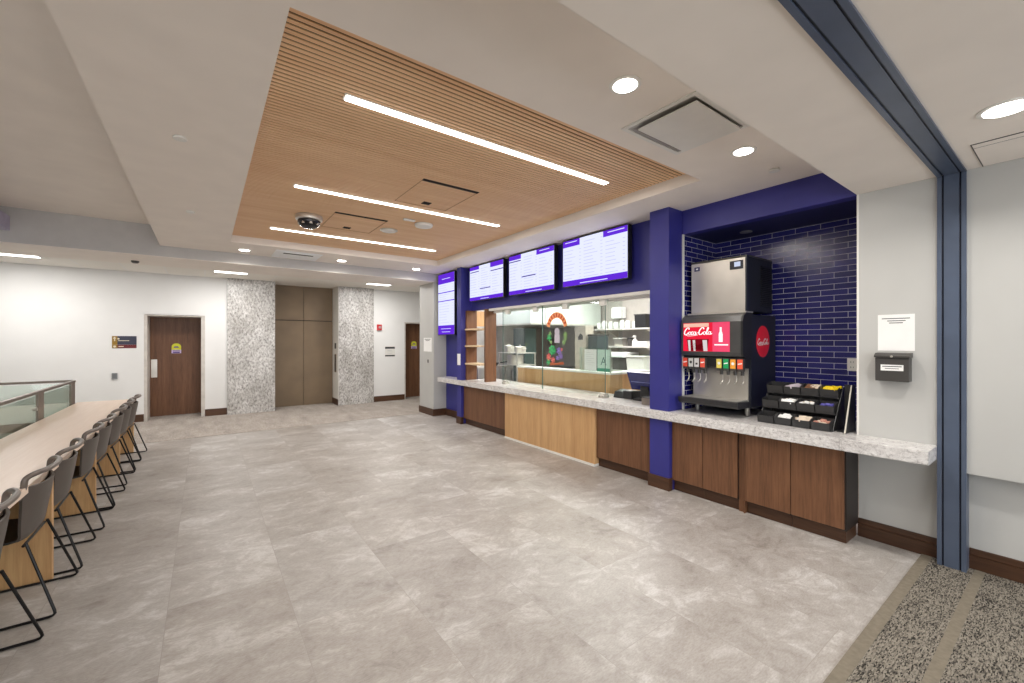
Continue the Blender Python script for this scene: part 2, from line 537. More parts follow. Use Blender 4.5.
struct('ceiling_corridor', B().box(-4.6, 3.95, 9.22, 12.2, ZA, 3.05).box(3.95, 6.5, 8.42, 12.2, ZA, 3.05), M_act)
struct('ceiling_kitchen', B().box(4.36, 8.0, 1.084, 8.9, 3.0, 3.06), M_plast)
struct('ceiling_beam', B().box(-2.42, -2.03, 1.0, 8.19, 3.03, 3.215), paint('lilac_soffit_paint', (172, 166, 188), 0.6))
struct('ceiling_seam', B().box(0.9, 4.25, 1.083, 1.0845, ZB, ZB + 0.003), M_plast)

# walls
M_end = M_white
b = B().box(-4.6, -0.985, 11.1, 11.25, 0, ZA).box(-0.0, 0.39, 11.1, 11.25, 0, ZA).box(-0.985, 0.0, 11.1, 11.25, 2.14, ZA)
struct('wall_back', b, M_white)
struct('wall_back_reveal', B().box(-0.985, -0.935, 11.1, 11.75, 0, 2.15).box(-0.067, 0.0, 11.1, 11.75, 0, 2.15).box(-0.935, -0.067, 11.1, 11.75, 2.12, 2.15), paint('door_frame_paint', (206, 200, 192), 0.5))
b = B().box(3.57, 4.44, 11.08, 11.25, 0, ZA).box(5.42, 6.5, 11.08, 11.25, 0, ZA).box(4.44, 5.42, 11.08, 11.25, 2.135, ZA)
struct('wall_back_right', b, M_white)
struct('wall_back_right_reveal', B().box(4.44, 4.47, 11.08, 11.5, 0, 2.13).box(5.39, 5.42, 11.08, 11.5, 0, 2.13).box(4.44, 5.42, 11.08, 11.5, 2.105, 2.135), paint('door_frame_paint', (206, 200, 192), 0.5))
struct('wall_stone_left', B().box(0.39, 1.30, 11.0, 11.65, 0, ZA), M_stone)
struct('wall_stone_right', B().box(2.695, 3.57, 11.0, 11.65, 0, ZA), M_stone)
struct('wall_lift_reveal', B().box(2.688, 2.695, 11.005, 11.65, 0, ZA), M_plast)
struct('wall_left', B().box(-4.75, -4.6, -4.2, 12.2, 0, 3.4), M_white)
struct('wall_corridor_end', B().box(6.5, 6.62, 8.4, 12.2, 0, 3.05), M_white)

# the wall on the serving side
b = B().box(XW, 4.46, -4.2, 0.63, 0.687, ZB).box(XW, 4.46, 0.63, 1.084, 0.85, ZB)
struct('wall_right', b, M_greyw)
struct('wall_right_lower', B().box(XL, 4.46, -4.2, 1.10, 0, 0.687).box(XL, 4.46, 0.63, 1.10, 0.687, 0.755), M_greyw)
struct('wall_right_header', B().box(XW, 4.36, 1.084, 2.62, 2.78, ZC), M_blue)
struct('wall_right_blue', B().box(XW, 4.35, 2.86, 7.13, 2.205, ZC), M_blue)
struct('wall_right_far', B().box(XW, 4.35, 7.29, 8.23, 0, ZC), M_blue)
struct('wall_niche_back', B().box(4.96, 5.04, 1.084, 2.70, 0.85, 2.78), M_subY)
struct('wall_niche_side', B().box(4.30, 4.96, 2.62, 2.70, 0.85, 2.78), M_subX)
struct('wall_niche_end', B().box(4.46, 4.96, 1.0, 1.084, 0.85, 2.78), M_subX)
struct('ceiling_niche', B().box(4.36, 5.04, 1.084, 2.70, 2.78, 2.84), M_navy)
struct('trim_1', B().box(XW - 0.004, XW + 0.02, 2.606, 2.622, 0.851, 2.78), M_plast)
struct('trim_2', B().box(XW - 0.003, XW + 0.001, 1.07, 1.0845, 0.85, ZB), M_plast)
struct('pillar_1', B().box(4.0, 4.33, 2.622, 2.86, 0, ZC), M_blue)
struct('pillar_2', B().box(4.0, 4.33, 7.13, 7.29, 0, ZC), M_blue)
struct('wall_grey_pier', B().box(3.95, 4.46, 8.232, 8.42, 0, 2.88), M_greyw)
struct('wall_grey_return', B().box(3.95, 6.5, 8.421, 8.95, 0, ZA), M_greyw)
# baseboards
def base(n, b, m=None):
    return struct('baseboard_' + n, b, m or M_walnuth)
b = B()
for y0, y1 in ((-4.2, 0.478), (0.622, 1.102)):
    b.box(4.340, 4.361, y0, y1, 0, 0.10).box(4.346, 4.361, y0, y1, 0.10, 0.148, 0.006)
base('right', b)
base('pillar', B().box(3.984, 4.05, 2.61, 2.875, 0, 0.135, 0.005))
base('pillar_far', B().box(3.984, 4.05, 7.118, 7.30, 0, 0.135, 0.005))
base('blue_wall', B().box(4.232, 4.25, 7.30, 8.215, 0, 0.14, 0.004))
base('pier', B().box(3.932, 3.95, 8.215, 8.965, 0, 0.15, 0.004).box(3.932, 4.25, 8.214, 8.232, 0, 0.15, 0.004))
base('back', B().box(-0.0, 0.39, 11.082, 11.1, 0, 0.15, 0.004), M_walnutx)
base('back_left', B().box(-4.6, -0.985, 11.082, 11.1, 0, 0.15, 0.004), M_walnutx)
base('back_right', B().box(3.57, 4.44, 11.062, 11.08, 0, 0.15, 0.004), M_walnutx)
base('lift', B().box(2.67, 2.688, 11.005, 11.58, 0, 0.15, 0.004))

# doors
def door(n, x0, x1, y, h, plate_x):
    d = struct('door_%d' % n, B().box(x0, x1, y, y + 0.05, 0.012, h), M_walnut, loc=((x0+x1)/2, y, 0))
    return d
d1 = door(1, -0.933, -0.069, 11.62, 2.118, -0.9)
f = back_wall(-0.868, 11.62, 1.03)
p = B(); slab(p, f, -0.05, -0.19, 0.05, 0.19, 0.004)
obj('push_plate', p, M_steel, d1, label='brushed steel push plate')
d2 = door(2, 4.47, 5.39, 11.42, 2.105, 4.6)
# lift doors
lift = struct('door_3', B().box(1.30, 2.688, 11.62, 11.68, 0, ZA), M_bronzed, loc=(2.02, 11.6, 0))
p = B()
p.box(1.302, 1.996, 11.585, 11.62, 0.006, 2.115)
obj('door_leaf', p, M_bronze, lift)
obj('door_leaf', B().box(2.006, 2.686, 11.585, 11.62, 0.006, 2.115), M_bronze, lift)
obj('transom_panel', B().box(1.302, 1.996, 11.585, 11.62, 2.135, ZA), M_bronze, lift)
obj('transom_panel', B().box(2.006, 2.686, 11.585, 11.62, 2.135, ZA), M_bronze, lift)

# slatted timber ceiling in the bay
t = thing('slat_ceiling', 'warm oak slatted ceiling panel set into the white soffit', 'ceiling panel', (1.93, 4.65, 3.14))
b = B(); y = HY0 - 0.06
while y < HY1 + 0.14:
    b.box(HX0 - 0.1, HX1 + 0.1, y, y + 0.0275, 3.142, 3.1475)
    y += 0.0405
SLATS = b
t_slat = t

# light lines in the slats
def light_line(yc, label, x0=0.715, x1=3.14):
    t = thing('linear_light', label, 'ceiling light', ((x0+x1)/2, yc, 3.14), 'light lines in the oak ceiling')
    obj('housing', B().box(x0 - 0.012, x1 + 0.012, yc - 0.036, yc + 0.036, 3.134, 3.16), M_plast, t)
    obj('diffuser', B().box(x0, x1, yc - 0.029, yc + 0.029, 3.127, 3.1345), M_lit, t)
    lamp('light_line_lamp', ((x0+x1)/2, yc, 3.12), x1 - x0, 26, (1.0, 0.95, 0.89), t, 'RECTANGLE', 0.07)
light_line(2.74, 'long white light line in the oak slats, closest to the square air diffuser')
light_line(4.59, 'middle one of three white light lines, between the two ceiling hatches')
light_line(6.49, 'white light line closest to the lift doors, behind the dome camera')
# slats are cut where the hatches show their slots
obj('slats', SLATS, M_slat, t_slat)
obj('backing', B().box(HX0 - 0.1, HX1 + 0.1, HY0 - 0.1, HY1 + 0.2, 3.148, 3.2), M_gap, t_slat)

def hatch(x0, x1, y0, y1, xl, label):
    t = thing('access_hatch', label, 'ceiling hatch', ((x0+x1)/2, (y0+y1)/2, 3.14), 'hatches in the oak ceiling')
    b = B().box(x0, x0+0.006, y0, y1, 3.139, 3.142).box(x1-0.006, x1, y0, y1, 3.139, 3.142).box(x0, x1, y1-0.006, y1, 3.139, 3.142)
    obj('panel_edge', b, paint('oak_shadow_line', (176, 132, 98), 0.7), t)
    obj('slot', B().box(x0, x1, y0 - 0.02, y0 + 0.025, 3.137, 3.143), M_gap, t)
    obj('latch', B().box(xl - 0.045, xl + 0.045, y1 - 0.16, y1 - 0.08, 3.137, 3.143), M_gap, t)
hatch(1.67, 2.285, 3.71, 4.45, 1.99, 'ceiling hatch with a black slot, between the two longer light lines')
hatch(1.25, 1.885, 5.27, 6.02, 1.55, 'ceiling hatch with a black slot, beside the dome camera')

# dome camera, access point, sensors
t = thing('dome_camera', 'black and silver dome camera under the oak ceiling', 'camera', (1.03, 5.62, 3.14))
obj('mount', B().lathe((1.03, 5.62, 3.14), [(0.15, 0), (0.155, -0.02), (0.15, -0.05), (0.13, -0.06)]), M_steel, t, sm=True)
obj('dome', B().lathe((1.03, 5.62, 3.08), [(0.128, 0), (0.128, -0.025), (0.11, -0.06), (0.07, -0.085), (0.02, -0.095)]), paint('smoked_dome', (20, 22, 26), 0.1), t, sm=True)
for k in range(8):
    a = 2*PI*k/8
    obj('lens', B().cyl((1.03 + 0.105*math.cos(a), 5.62 + 0.105*math.sin(a), 3.025), 0.02, 0.03, seg=10), M_steel, t)
t = thing('access_point', 'white rounded wireless access point on the oak ceiling', 'access point', (2.32, 5.13, 3.14))
obj('cover', B().lathe((2.32, 5.13, 3.14), [(0.115, 0), (0.12, -0.012), (0.11, -0.032), (0.07, -0.042), (0.01, -0.045)]), M_plast, t, sm=True)
obj('cable_cover', B().box(2.0, 2.15, 5.0, 5.045, 3.118, 3.14, 0.008), M_plast, t)
t = thing('ceiling_speaker', 'round white speaker grille on the oak ceiling beside the access point', 'speaker', (2.05, 5.68, 3.14))
obj('grille', B().lathe((2.05, 5.68, 3.14), [(0.10, 0), (0.105, -0.008), (0.095, -0.02), (0.02, -0.026)]), M_plast, t, sm=True)
obj('grille_ring', B().lathe((2.05, 5.68, 3.14), [(0.118, 0), (0.118, -0.008), (0.104, -0.01)]), M_steel, t)

# recessed downlights
def downlight(x, y, z, label, power, group='round downlights', r=0.072):
    t = thing('downlight', label, 'ceiling light', (x, y, z), group)
    obj('trim_ring', B().lathe((x, y, z), [(r + 0.022, 0), (r + 0.022, -0.004), (r, -0.007)]), M_plast, t, sm=True)
    obj('lens', B().lathe((x, y, z - 0.0065), [(r, 0), (r, -0.002), (r*0.8, -0.004)]), M_dlit, t)
    lamp('downlight_lamp', (x, y, z - 0.02), 2*r, power, (1.0, 0.95, 0.89), t, 'DISK', spread=150)
downlight(0.50, 7.80, ZC, 'small round downlight in the soffit before the white wall', 7)
downlight(1.96, 7.80, ZC, 'small round downlight in the soffit in front of the lift doors', 7)
downlight(3.38, 7.83, ZC, 'small round downlight nearest the tall menu screen', 7)
downlight(1.90, 1.52, ZC, 'larger round downlight on the ceiling beside the oak slats and square diffuser', 12, r=0.066)
downlight(3.28, 1.52, ZC, 'round downlight between the square diffuser and the blue header', 12, r=0.066)
downlight(3.28, 0.23, ZB, 'round downlight on the low ceiling beyond the blue-grey track', 12, r=0.085)
t = thing('downlight', 'unlit small downlight in the navy niche ceiling above the ice machine', 'ceiling light', (4.70, 2.15, 2.78))
obj('trim_ring', B().lathe((4.70, 2.15, 2.78), [(0.06, 0), (0.06, -0.004), (0.045, -0.008)]), M_steeld, t)

# sprinkler covers
for x, y, l in ((-0.142, 3.76, 'white round sprinkler cover on the soffit, the larger looking of two'),
                (-0.129, 5.83, 'white round sprinkler cover on the soffit, further along beside the oak bay'),
                (3.84, 1.53, 'white round sprinkler cover next to the blue header')):
    o = obj('sprinkler_cover', B().lathe((x, y, ZC), [(0.035, 0), (0.042, -0.012), (0.04, -0.018), (0.005, -0.019)]), M_plast, loc=(x, y, ZC), sm=True)
    tag(o, l, 'sprinkler cover', 'sprinkler covers')

# square diffuser
t = thing('air_diffuser', 'large square white air diffuser with a drop plate beside a downlight', 'air vent', (2.59, 1.58, ZC))
x0, x1, y0, y1 = 2.27, 2.92, 1.31, 1.85
b = B(); w = 0.03
b.box(x0, x1, y0, y0+w, ZC-0.008, ZC).box(x0, x1, y1-w, y1, ZC-0.008, ZC).box(x0, x0+w, y0+w, y1-w, ZC-0.008, ZC).box(x1-w, x1, y0+w, y1-w, ZC-0.008, ZC)
obj('frame', b, M_plast, t)
b = B()
s = 0.05
for A in (((x0+w, y0+w), (x1-w, y0+w)), ((x1-w, y0+w), (x1-w, y1-w)), ((x1-w, y1-w), (x0+w, y1-w)), ((x0+w, y1-w), (x0+w, y0+w))):
    (ax, ay), (bx_, by_) = A
    cx, cy = (x0+x1)/2, (y0+y1)/2
    k = 0.82
    b.poly([(ax, ay, ZC-0.002), (bx_, by_, ZC-0.002), (cx+(bx_-cx)*k, cy+(by_-cy)*k, ZC-0.001), (cx+(ax-cx)*k, cy+(ay-cy)*k, ZC-0.001)])
obj('cone', b, M_steeld, t)
obj('gap', B().box(x0+0.07, x1-0.07, y0+0.05, y1-0.05, ZC-0.0035, ZC-0.003), paint('vent_shadow_grey', (150, 145, 138), 0.6), t)
obj('drop_plate', B().box(x0+0.06, x1-0.045, y0+0.035, y1-0.09, ZC-0.03, ZC-0.02, 0.003), M_plast, t)

t = thing('air_vent', 'flat rectangular white vent with a dark slot in the soffit before the lift', 'air vent', (1.24, 7.78, ZC))
obj('frame', B().box(0.90, 1.58, 7.47, 8.10, ZC-0.008, ZC).box(0.98, 1.50, 7.55, 8.02, ZC-0.014, ZC-0.008), paint('bright_white_plastic', (246, 248, 248), 0.3, var=0.005), t)
obj('slot', B().box(1.02, 1.46, 7.60, 7.66, ZC-0.016, ZC-0.0135), M_gap, t)

o = obj('ceiling_hatch', B().box(3.73, 4.24, 0.16, 0.40, ZB-0.003, ZB), M_ceil, loc=(3.98, 0.28, ZB))
tag(o, 'flush square access panel in the low ceiling behind the blue-grey track', 'ceiling panel')
o2 = obj('panel_edge', B().box(3.725, 3.73, 0.16, 0.405, ZB-0.004, ZB).box(3.725, 4.24, 0.40, 0.405, ZB-0.004, ZB).box(3.80, 3.803, 0.2, 0.40, ZB-0.004, ZB), M_dial, o)

# corridor troffers
for x, l in ((-2.45, 'flat ceiling troffer over the white wall above the glass railing'),
             (0.42, 'flat ceiling troffer in front of the wider stone slab'),
             (3.38, 'flat ceiling troffer nearest the grey pier and small door')):
    t = thing('troffer_light', l, 'ceiling light', (x, 9.92, ZA), 'troffers over the corridor')
    obj('frame', B().box(x-0.31, x+0.31, 9.55, 10.2, ZA-0.008, ZA), M_plast, t)
    obj('lens', B().box(x-0.27, x+0.27, 9.6, 10.15, ZA-0.011, ZA-0.007), M_trof, t)
    lamp('troffer_lamp', (x, 9.87, ZA-0.03), 0.54, 30, (1.0, 0.97, 0.94), t, 'RECTANGLE', 0.54)
o = obj('smoke_detector', B().lathe((-0.89, 8.86, 2.872), [(0.05, 0), (0.05, -0.02), (0.03, -0.035), (0.005, -0.036)]), M_dial, loc=(-0.89, 8.86, 2.872), sm=True)
tag(o, 'small dark detector under the corridor bulkhead above the bar end', 'detector')

# folding-partition track: post on the wall and channel along the ceiling
t = thing('partition_track', 'blue-grey metal partition track running across the ceiling and down the wall', 'partition track', (4.2, 0.55, 0))
def chan(b, lo):
    pass
b = B().box(4.23, 4.34, 0.478, 0.502, 0.006, ZB).box(4.23, 4.34, 0.598, 0.622, 0.006, ZB).box(4.235, 4.34, 0.512, 0.588, 0.006, ZB)
obj('post', b, M_slate, t)
obj('post_groove', B().box(4.244, 4.34, 0.502, 0.512, 0.006, ZB).box(4.244, 4.34, 0.588, 0.598, 0.006, ZB), M_slated, t)
b = B().box(-0.545, 4.229, 0.478, 0.502, ZB-0.012, ZB).box(-0.545, 4.229, 0.598, 0.622, ZB-0.012, ZB).box(-0.545, 4.234, 0.512, 0.588, ZB-0.008, ZB)
obj('ceiling_channel', b, M_slate, t)
obj('channel_groove', B().box(-0.545, 4.229, 0.502, 0.512, ZB-0.002, ZB).box(-0.545, 4.229, 0.588, 0.598, ZB-0.002, ZB), M_slated, t)

# ------------------------------------------------------------------ serving counter
pts = [(3.96, 0.624), (4.36, 0.605), (4.36, 0.63), (4.36, 1.084), (4.959, 1.085), (4.959, 2.6215), (4.0, 2.622), (4.0, 2.86), (4.72, 2.86), (4.72, 7.13),
       (4.0, 7.13), (4.0, 7.29), (4.25, 7.29), (4.25, 8.07), (3.96, 8.07)]
pts[1] = (4.249, 0.624); pts[2] = (4.249, 0.66); pts[3] = (4.249, 1.085)
t = thing('counter', 'long speckled grey stone serving counter running under the menu screens', 'counter', (3.98, 4.3, 0.756))
b = B().prism(pts, 'Z', 0.756, 0.85)
bmesh.ops.bevel(b.bm, geom=[e for e in b.bm.edges if all(abs(v.co.x - 3.96) < 1e-4 for v in e.verts)], offset=0.004, segments=2, affect='EDGES')
obj('countertop', b, M_gran, t)
obj('joint', B().box(3.9595, 3.961, 1.118, 1.121, 0.757, 0.8505).box(3.96, 4.25, 1.118, 1.121, 0.8495, 0.8505), paint('grey_joint', (150, 146, 146), 0.6), t)

G = 'base cabinets below the counter'
def cabinet(y0, y1, label, doors, m=M_walnut, xf=4.05, end=False):
    t = thing('base_cabinet', label, 'cabinet', (4.2, (y0+y1)/2, 0), G)
    obj('body', B().box(xf + 0.02, XL - 0.002, y0, y1, 0.105, 0.754), paint('cabinet_carcass', (40, 32, 28), 0.6), t)
    n = doors; w = (y1 - y0)/n
    for k in range(n):
        obj('door' if n > 1 else 'front_panel', B().box(xf, xf+0.02, y0 + k*w + 0.0025, y0 + (k+1)*w - 0.0025, 0.118, 0.752, 0.001), m, t)
        obj('toe_kick', B().box(xf + 0.045, xf + 0.065, y0 + k*w + 0.0015, y0 + (k+1)*w - 0.0015, 0.0, 0.115), M_walnuth, t)
    return t
t = cabinet(1.112, 1.862, 'two-door walnut base cabinet at the counter end, beside the grey wall', 2)
obj('toe_return', B().box(4.095, 4.34, 1.112, 1.127, 0, 0.105), M_walnuth, t)
obj('side_panel', B().box(4.071, 4.358, 1.104, 1.1115, 0.1, 0.754), paint('cabinet_carcass', (40, 32, 28), 0.6), t)
t = thing('filler_panel', 'narrow dark walnut filler panel between the two double-door cabinets', 'panel', (4.1, 1.9, 0), None)
obj('panel', B().box(4.075, 4.30, 1.866, 1.928, 0, 0.754), M_walnut, t)
obj('edge_post', B().box(4.052, 4.074, 1.866, 1.876, 0, 0.115), M_walnut, t)
cabinet(1.932, 2.618, 'two-door walnut base cabinet beside the blue pillar, below the drinks machine', 2)
cabinet(2.877, 3.695, 'walnut base cabinet between the blue pillar and the pale oak front', 1)
cabinet(5.69, 7.112, 'walnut base cabinet between the pale oak front and the far blue pilaster', 1)
t = thing('base_cabinet', 'pale oak counter front with a white foot strip in the middle of the run', 'cabinet', (4.2, 4.68, 0), G)
obj('front_panel', B().box(4.02, 4.05, 3.70, 5.685, 0.03, 0.752), M_oak, t)
obj('side_panel', B().box(4.05, 4.345, 3.70, 3.718, 0.03, 0.752), M_oak, t)
obj('side_panel', B().box(4.05, 4.345, 5.667, 5.685, 0.03, 0.752), M_oak, t)
obj('foot_strip', B().box(4.012, 4.20, 3.70, 5.685, 0, 0.03), M_plast, t)

# ------------------------------------------------------------------ menu screens
def screen(y0, y1, z0, z1, label, bars, rows, x=4.11, group='menu screens'):
    t = thing('menu_screen', label, 'screen', (x, (y0+y1)/2, z0), group)
    obj('casing', B().box(x, x + 0.07, y0, y1, z0, z1, 0.004), M_black, t)
    obj('bracket', B().box(x + 0.07, XW, (y0+y1)/2 - 0.18, (y0+y1)/2 + 0.18, z0 + 0.15, z1 - 0.15), M_slated, t)
    f = right_wall(x, y1, z0)
    W, H = y1 - y0, z1 - z0
    e = 0.012
    b = B(); slab(b, f, e, e, W-e, H-e, 0.001)
    obj('display', b, M_screen, t)
    for a0, a1, c0, c1 in bars:
        b = B(); slab(b, f, e + a0*(W-2*e), e + c0*(H-2*e), e + a1*(W-2*e), e + c1*(H-2*e), 0.001, 0.0012)
        obj('colour_bar', b, M_purple, t)
    b = B(); d = B()
    for (a0, a1, c0, c1, n, head) in rows:
        for k in range(n):
            yy = (c1 + (c0 - c1)*(k+0.5)/n)*H
            ww = (a1-a0)*W
            lw = ww*(0.42 + 0.35*random.random())
            slab(b, f, a0*W, yy - 0.0035, a0*W + lw, yy + 0.0035, 0.0006, 0.0012)
            slab(b, f, a1*W - 0.05, yy - 0.0035, a1*W - 0.015, yy + 0.0035, 0.0006, 0.0012)
    obj('menu_print', b, M_scrink, t)
    return t, f, W, H
def heads(t, f, W, H, lst):
    for a0, a1, c in lst:
        d = B(); slab(d, f, a0*W, c*H - 0.008, a1*W, c*H + 0.008, 0.0006, 0.0013)
        obj('menu_heading', d, M_scrdark, t)
def barprint(t, f, W, H, lst):
    for a0, a1, c in lst:
        d = B(); slab(d, f, a0*W, c*H - 0.005, a1*W, c*H + 0.005, 0.0006, 0.0026)
        obj('bar_print', d, M_screen, t)
cols = [(0.03, 0.33, 0.14, 0.80, 9, 0), (0.36, 0.66, 0.14, 0.92, 12, 0), (0.69, 0.97, 0.14, 0.80, 9, 0)]
a = screen(3.24, 4.39, 2.36, 3.02, 'menu screen beside the blue pillar, largest looking of the three', [(0, 0.29, 0.86, 1), (0.66, 1, 0.88, 1), (0, 1, 0, 0.12)], cols)
barprint(*a, [(0.05, 0.25, 0.94), (0.72, 0.95, 0.94), (0.3, 0.72, 0.055)])
a = screen(4.56, 5.70, 2.36, 3.02, 'middle one of the three wide menu screens over the window', [(0, 0.29, 0.89, 1), (0.64, 1, 0.88, 1), (0, 1, 0, 0.10)], cols)
heads(*a, [(0.01, 0.29, 0.835), (0.31, 0.62, 0.42)]); barprint(*a, [(0.7, 0.9, 0.94), (0.4, 0.75, 0.05)])
a = screen(5.855, 6.99, 2.36, 3.02, 'wide menu screen above the oak shelf niche, next to the far blue pilaster', [(0, 0.3, 0.90, 1), (0.64, 1, 0.87, 1), (0, 1, 0, 0.10)], cols)
heads(*a, [(0.03, 0.3, 0.83), (0.65, 1.0, 0.76), (0.33, 0.64, 0.33)]); barprint(*a, [(0.35, 0.6, 0.05)])
a = screen(7.39, 8.12, 1.735, 3.01, 'tall narrow menu screen on the blue wall next to the grey pier', [(0, 1, 0.84, 1), (0, 1, 0.685, 0.70), (0, 1, 0.545, 0.56), (0, 1, 0, 0.15)],
           [(0.08, 0.92, 0.18, 0.53, 8, 0), (0.08, 0.92, 0.57, 0.67, 3, 0), (0.08, 0.92, 0.71, 0.82, 3, 0)], x=4.0)
barprint(*a, [(0.25, 0.75, 0.91), (0.2, 0.8, 0.1), (0.25, 0.75, 0.05)])

# ------------------------------------------------------------------ kitchen window
t = struct('window_1', B().box(4.23, 4.36, 2.86, 6.50, 2.165, 2.205).box(4.34, 4.37, 2.86, 6.50, 2.13, 2.165), M_plast, loc=(4.28, 4.7, 0.85))
# glass guard standing on the counter
GZ0, GZ1 = 0.856, 2.16
tg = thing('glass_guard', 'frameless clear glass guard standing on the counter in the kitchen window', 'glass guard', (4.30, 4.9, 0.85))
for y0, y1 in ((5.06, 6.14), (3.77, 5.045)):
    obj('glass_pane', B().box(4.296, 4.304, y0, y1, GZ0, GZ1), M_glass, tg)
obj('glass_return', B().box(4.31, 4.62, 3.742, 3.75, GZ0, GZ1), M_glass, tg)
edge = paint('glass_edge_green', (96, 122, 114), 0.2)
for yy in (6.142, 5.055, 5.047, 3.766):
    obj('glass_edge', B().box(4.2955, 4.3045, yy - 0.0035, yy + 0.0035, GZ0, GZ1), edge, tg)
for yy in (5.98, 5.22, 4.52, 3.80):
    obj('top_clamp', B().box(4.27, 4.33, yy - 0.05, yy + 0.05, 2.08, 2.165, 0.004), M_plast, tg)
for yy in (6.06, 3.80):
    p = obj('foot_clamp', B().box(4.25, 4.35, yy - 0.055, yy + 0.055, 0.85, 0.885, 0.006).box(4.268, 4.332, yy - 0.045, yy + 0.045, 0.885, 0.91, 0.004), M_steel, tg)
    obj('screw', B().cyl((4.25, yy - 0.025, 0.868), 0.008, 0.006, 'X', 10).cyl((4.25, yy + 0.025, 0.868), 0.008, 0.006, 'X', 10), M_dial, p)

# shop sign on the glass: an arch of orange lettering over flowers (kept generic)
t = thing('glass_decal', 'colourful window sticker with an orange arch and flowers on the glass', 'sticker', (4.294, 4.72, 1.25))
f = right_wall(4.2955, 4.72, 1.66)
b = B()
N = 22
outer = [(0.235*math.cos(PI*(0.06 + 0.88*k/N)), 0.13 + 0.255*math.sin(PI*(0.06 + 0.88*k/N))) for k in range(N+1)]
inner = [(0.165*math.cos(PI*(0.06 + 0.88*k/N)), 0.12 + 0.175*math.sin(PI*(0.06 + 0.88*k/N))) for k in range(N+1)]
for k in range(N):
    outline(b, f, [outer[k], outer[k+1], inner[k+1], inner[k]], 0.0008)
obj('arch', b, paint('orange_vinyl', (250, 166, 112), 0.6), t)
b = B()
for k in range(9):
    a = PI*(0.14 + 0.72*k/8)
    cx, cy = 0.20*math.cos(a), 0.125 + 0.215*math.sin(a)
    ux, uy = math.sin(a), -math.cos(a)
    q = [(cx + s*0.016*ux + r*0.028*math.cos(a), cy + s*0.016*uy + r*0.028*math.sin(a)) for s, r in ((-1, -1), (1, -1), (0.7, 1), (-0.7, 1))]
    outline(b, f, q, 0.0006, 0.001)
obj('arch_marks', b, paint('brick_red_vinyl', (206, 74, 40), 0.6), t)
def petals(name, lst, m):
    for a, c, r, n in lst:
        b = B()
        for k in range(n):
            w = 2*PI*k/n + a*9
            disc(b, f, a + 0.66*r*math.cos(w), c + 0.66*r*math.sin(w), r*0.27, 0.0006, 0.0, 10)
        disc(b, f, a, c, r*0.36, 0.0006, 0.0007, 10)
        obj(name, b, m, t)
petals('leaf_cluster', [(-0.10, -0.19, 0.085, 7), (-0.17, 0.0, 0.06, 5), (-0.19, -0.38, 0.05, 5), (-0.06, -0.2, 0.05, 6)], paint('leaf_green_vinyl', (70, 190, 116), 0.6))
petals('small_leaf', [(0.19, 0.04, 0.05, 5), (0.16, -0.07, 0.045, 5), (-0.13, -0.07, 0.035, 5), (0.2, -0.02, 0.03, 5), (-0.15, 0.06, 0.04, 5)], paint('pale_green_vinyl', (150, 190, 120), 0.6))
petals('violet_flower', [(0.05, -0.20, 0.06, 6), (0.09, -0.28, 0.05, 6), (0.02, -0.31, 0.04, 6)], paint('violet_vinyl', (146, 124, 200), 0.6))
petals('red_flower', [(-0.18, -0.30, 0.06, 6), (-0.08, -0.34, 0.05, 6), (0.11, -0.18, 0.03, 6)], paint('coral_vinyl', (236, 120, 112), 0.6))
b = B(); outline(b, f, [(-0.045, 0.05), (0.065, 0.05), (0.07, -0.08), (-0.05, -0.08)], 0.0005)
disc(b, f, 0.01, 0.09, 0.055, 0.0005)
obj('centre_shape', b, paint('lilac_vinyl', (206, 200, 212), 0.6), t)
b = B(); outline(b, f, [(-0.16, -0.43), (0.16, -0.40), (0.15, -0.36), (0.0, -0.385), (-0.14, -0.38)], 0.0005)
obj('ground_band', b, paint('rust_vinyl', (176, 96, 60), 0.6), t)

# shelf niche beside the pilaster
t = thing('shelf_unit', 'walnut shelf unit with three pale oak shelves in the window end', 'shelf', (4.25, 6.82, 0.85))
obj('upright', B().box(4.16, 4.40, 6.505, 6.545, 0.852, 2.20), M_walnut, t)
obj('upright', B().box(4.10, 4.335, 7.09, 7.128, 0.852, 2.20), M_walnut, t)
for z in (1.17, 1.51, 1.83):
    obj('shelf_board', B().box(4.06, 4.36, 6.547, 7.088, z - 0.014, z + 0.014), wood('pale_shelf_oak', (206, 178, 140), (226, 202, 168), 'Y', 0.45), t)
obj('top_panel', B().box(4.335, 4.70, 7.10, 7.128, 1.90, 2.20), M_oak, t)

# ------------------------------------------------------------------ kitchen behind the glass
M_ss = paint('kitchen_steel', (206, 204, 198), 0.4, 0.3, var=0.06, scale=4)
M_ssd = paint('kitchen_backsplash', (136, 126, 118), 0.45, 0.35, var=0.08, scale=6)
struct('wall_kitchen_side', B().box(4.46, 8.0, 8.38, 8.418, 0, 3.0), M_ss)
struct('wall_kitchen_back', B().box(7.7, 7.8, 1.0, 8.4, 0, 3.0), paint('kitchen_wall_panel', (176, 172, 165), 0.5, var=0.03))
struct('wall_kitchen_front', B().box(5.04, 7.7, 1.084, 1.16, 0, 3.0).box(4.36, 5.04, 2.70, 2.74, 0, 3.0), M_plast)
o = thing('kitchen_light', 'white ceiling light panel in the middle of the kitchen', 'ceiling light', (6.1, 5.0, 3.0))
obj('lens', B().box(5.4, 6.6, 3.6, 6.4, 2.985, 2.998), M_trof, o)
o2 = thing('kitchen_light', 'added unseen light panel brightening the pot stand end of the kitchen', 'ceiling light', (4.95, 7.2, 3.0))  # second panel, added out of view to lift the dark kitchen end
obj('lens', B().box(4.65, 5.25, 6.6, 7.8, 2.985, 2.998), M_trof, o2)
lamp('kitchen_lamp', (4.95, 7.2, 2.96), 0.6, 26, (1.0, 0.98, 0.94), o2, 'RECTANGLE', 1.2)
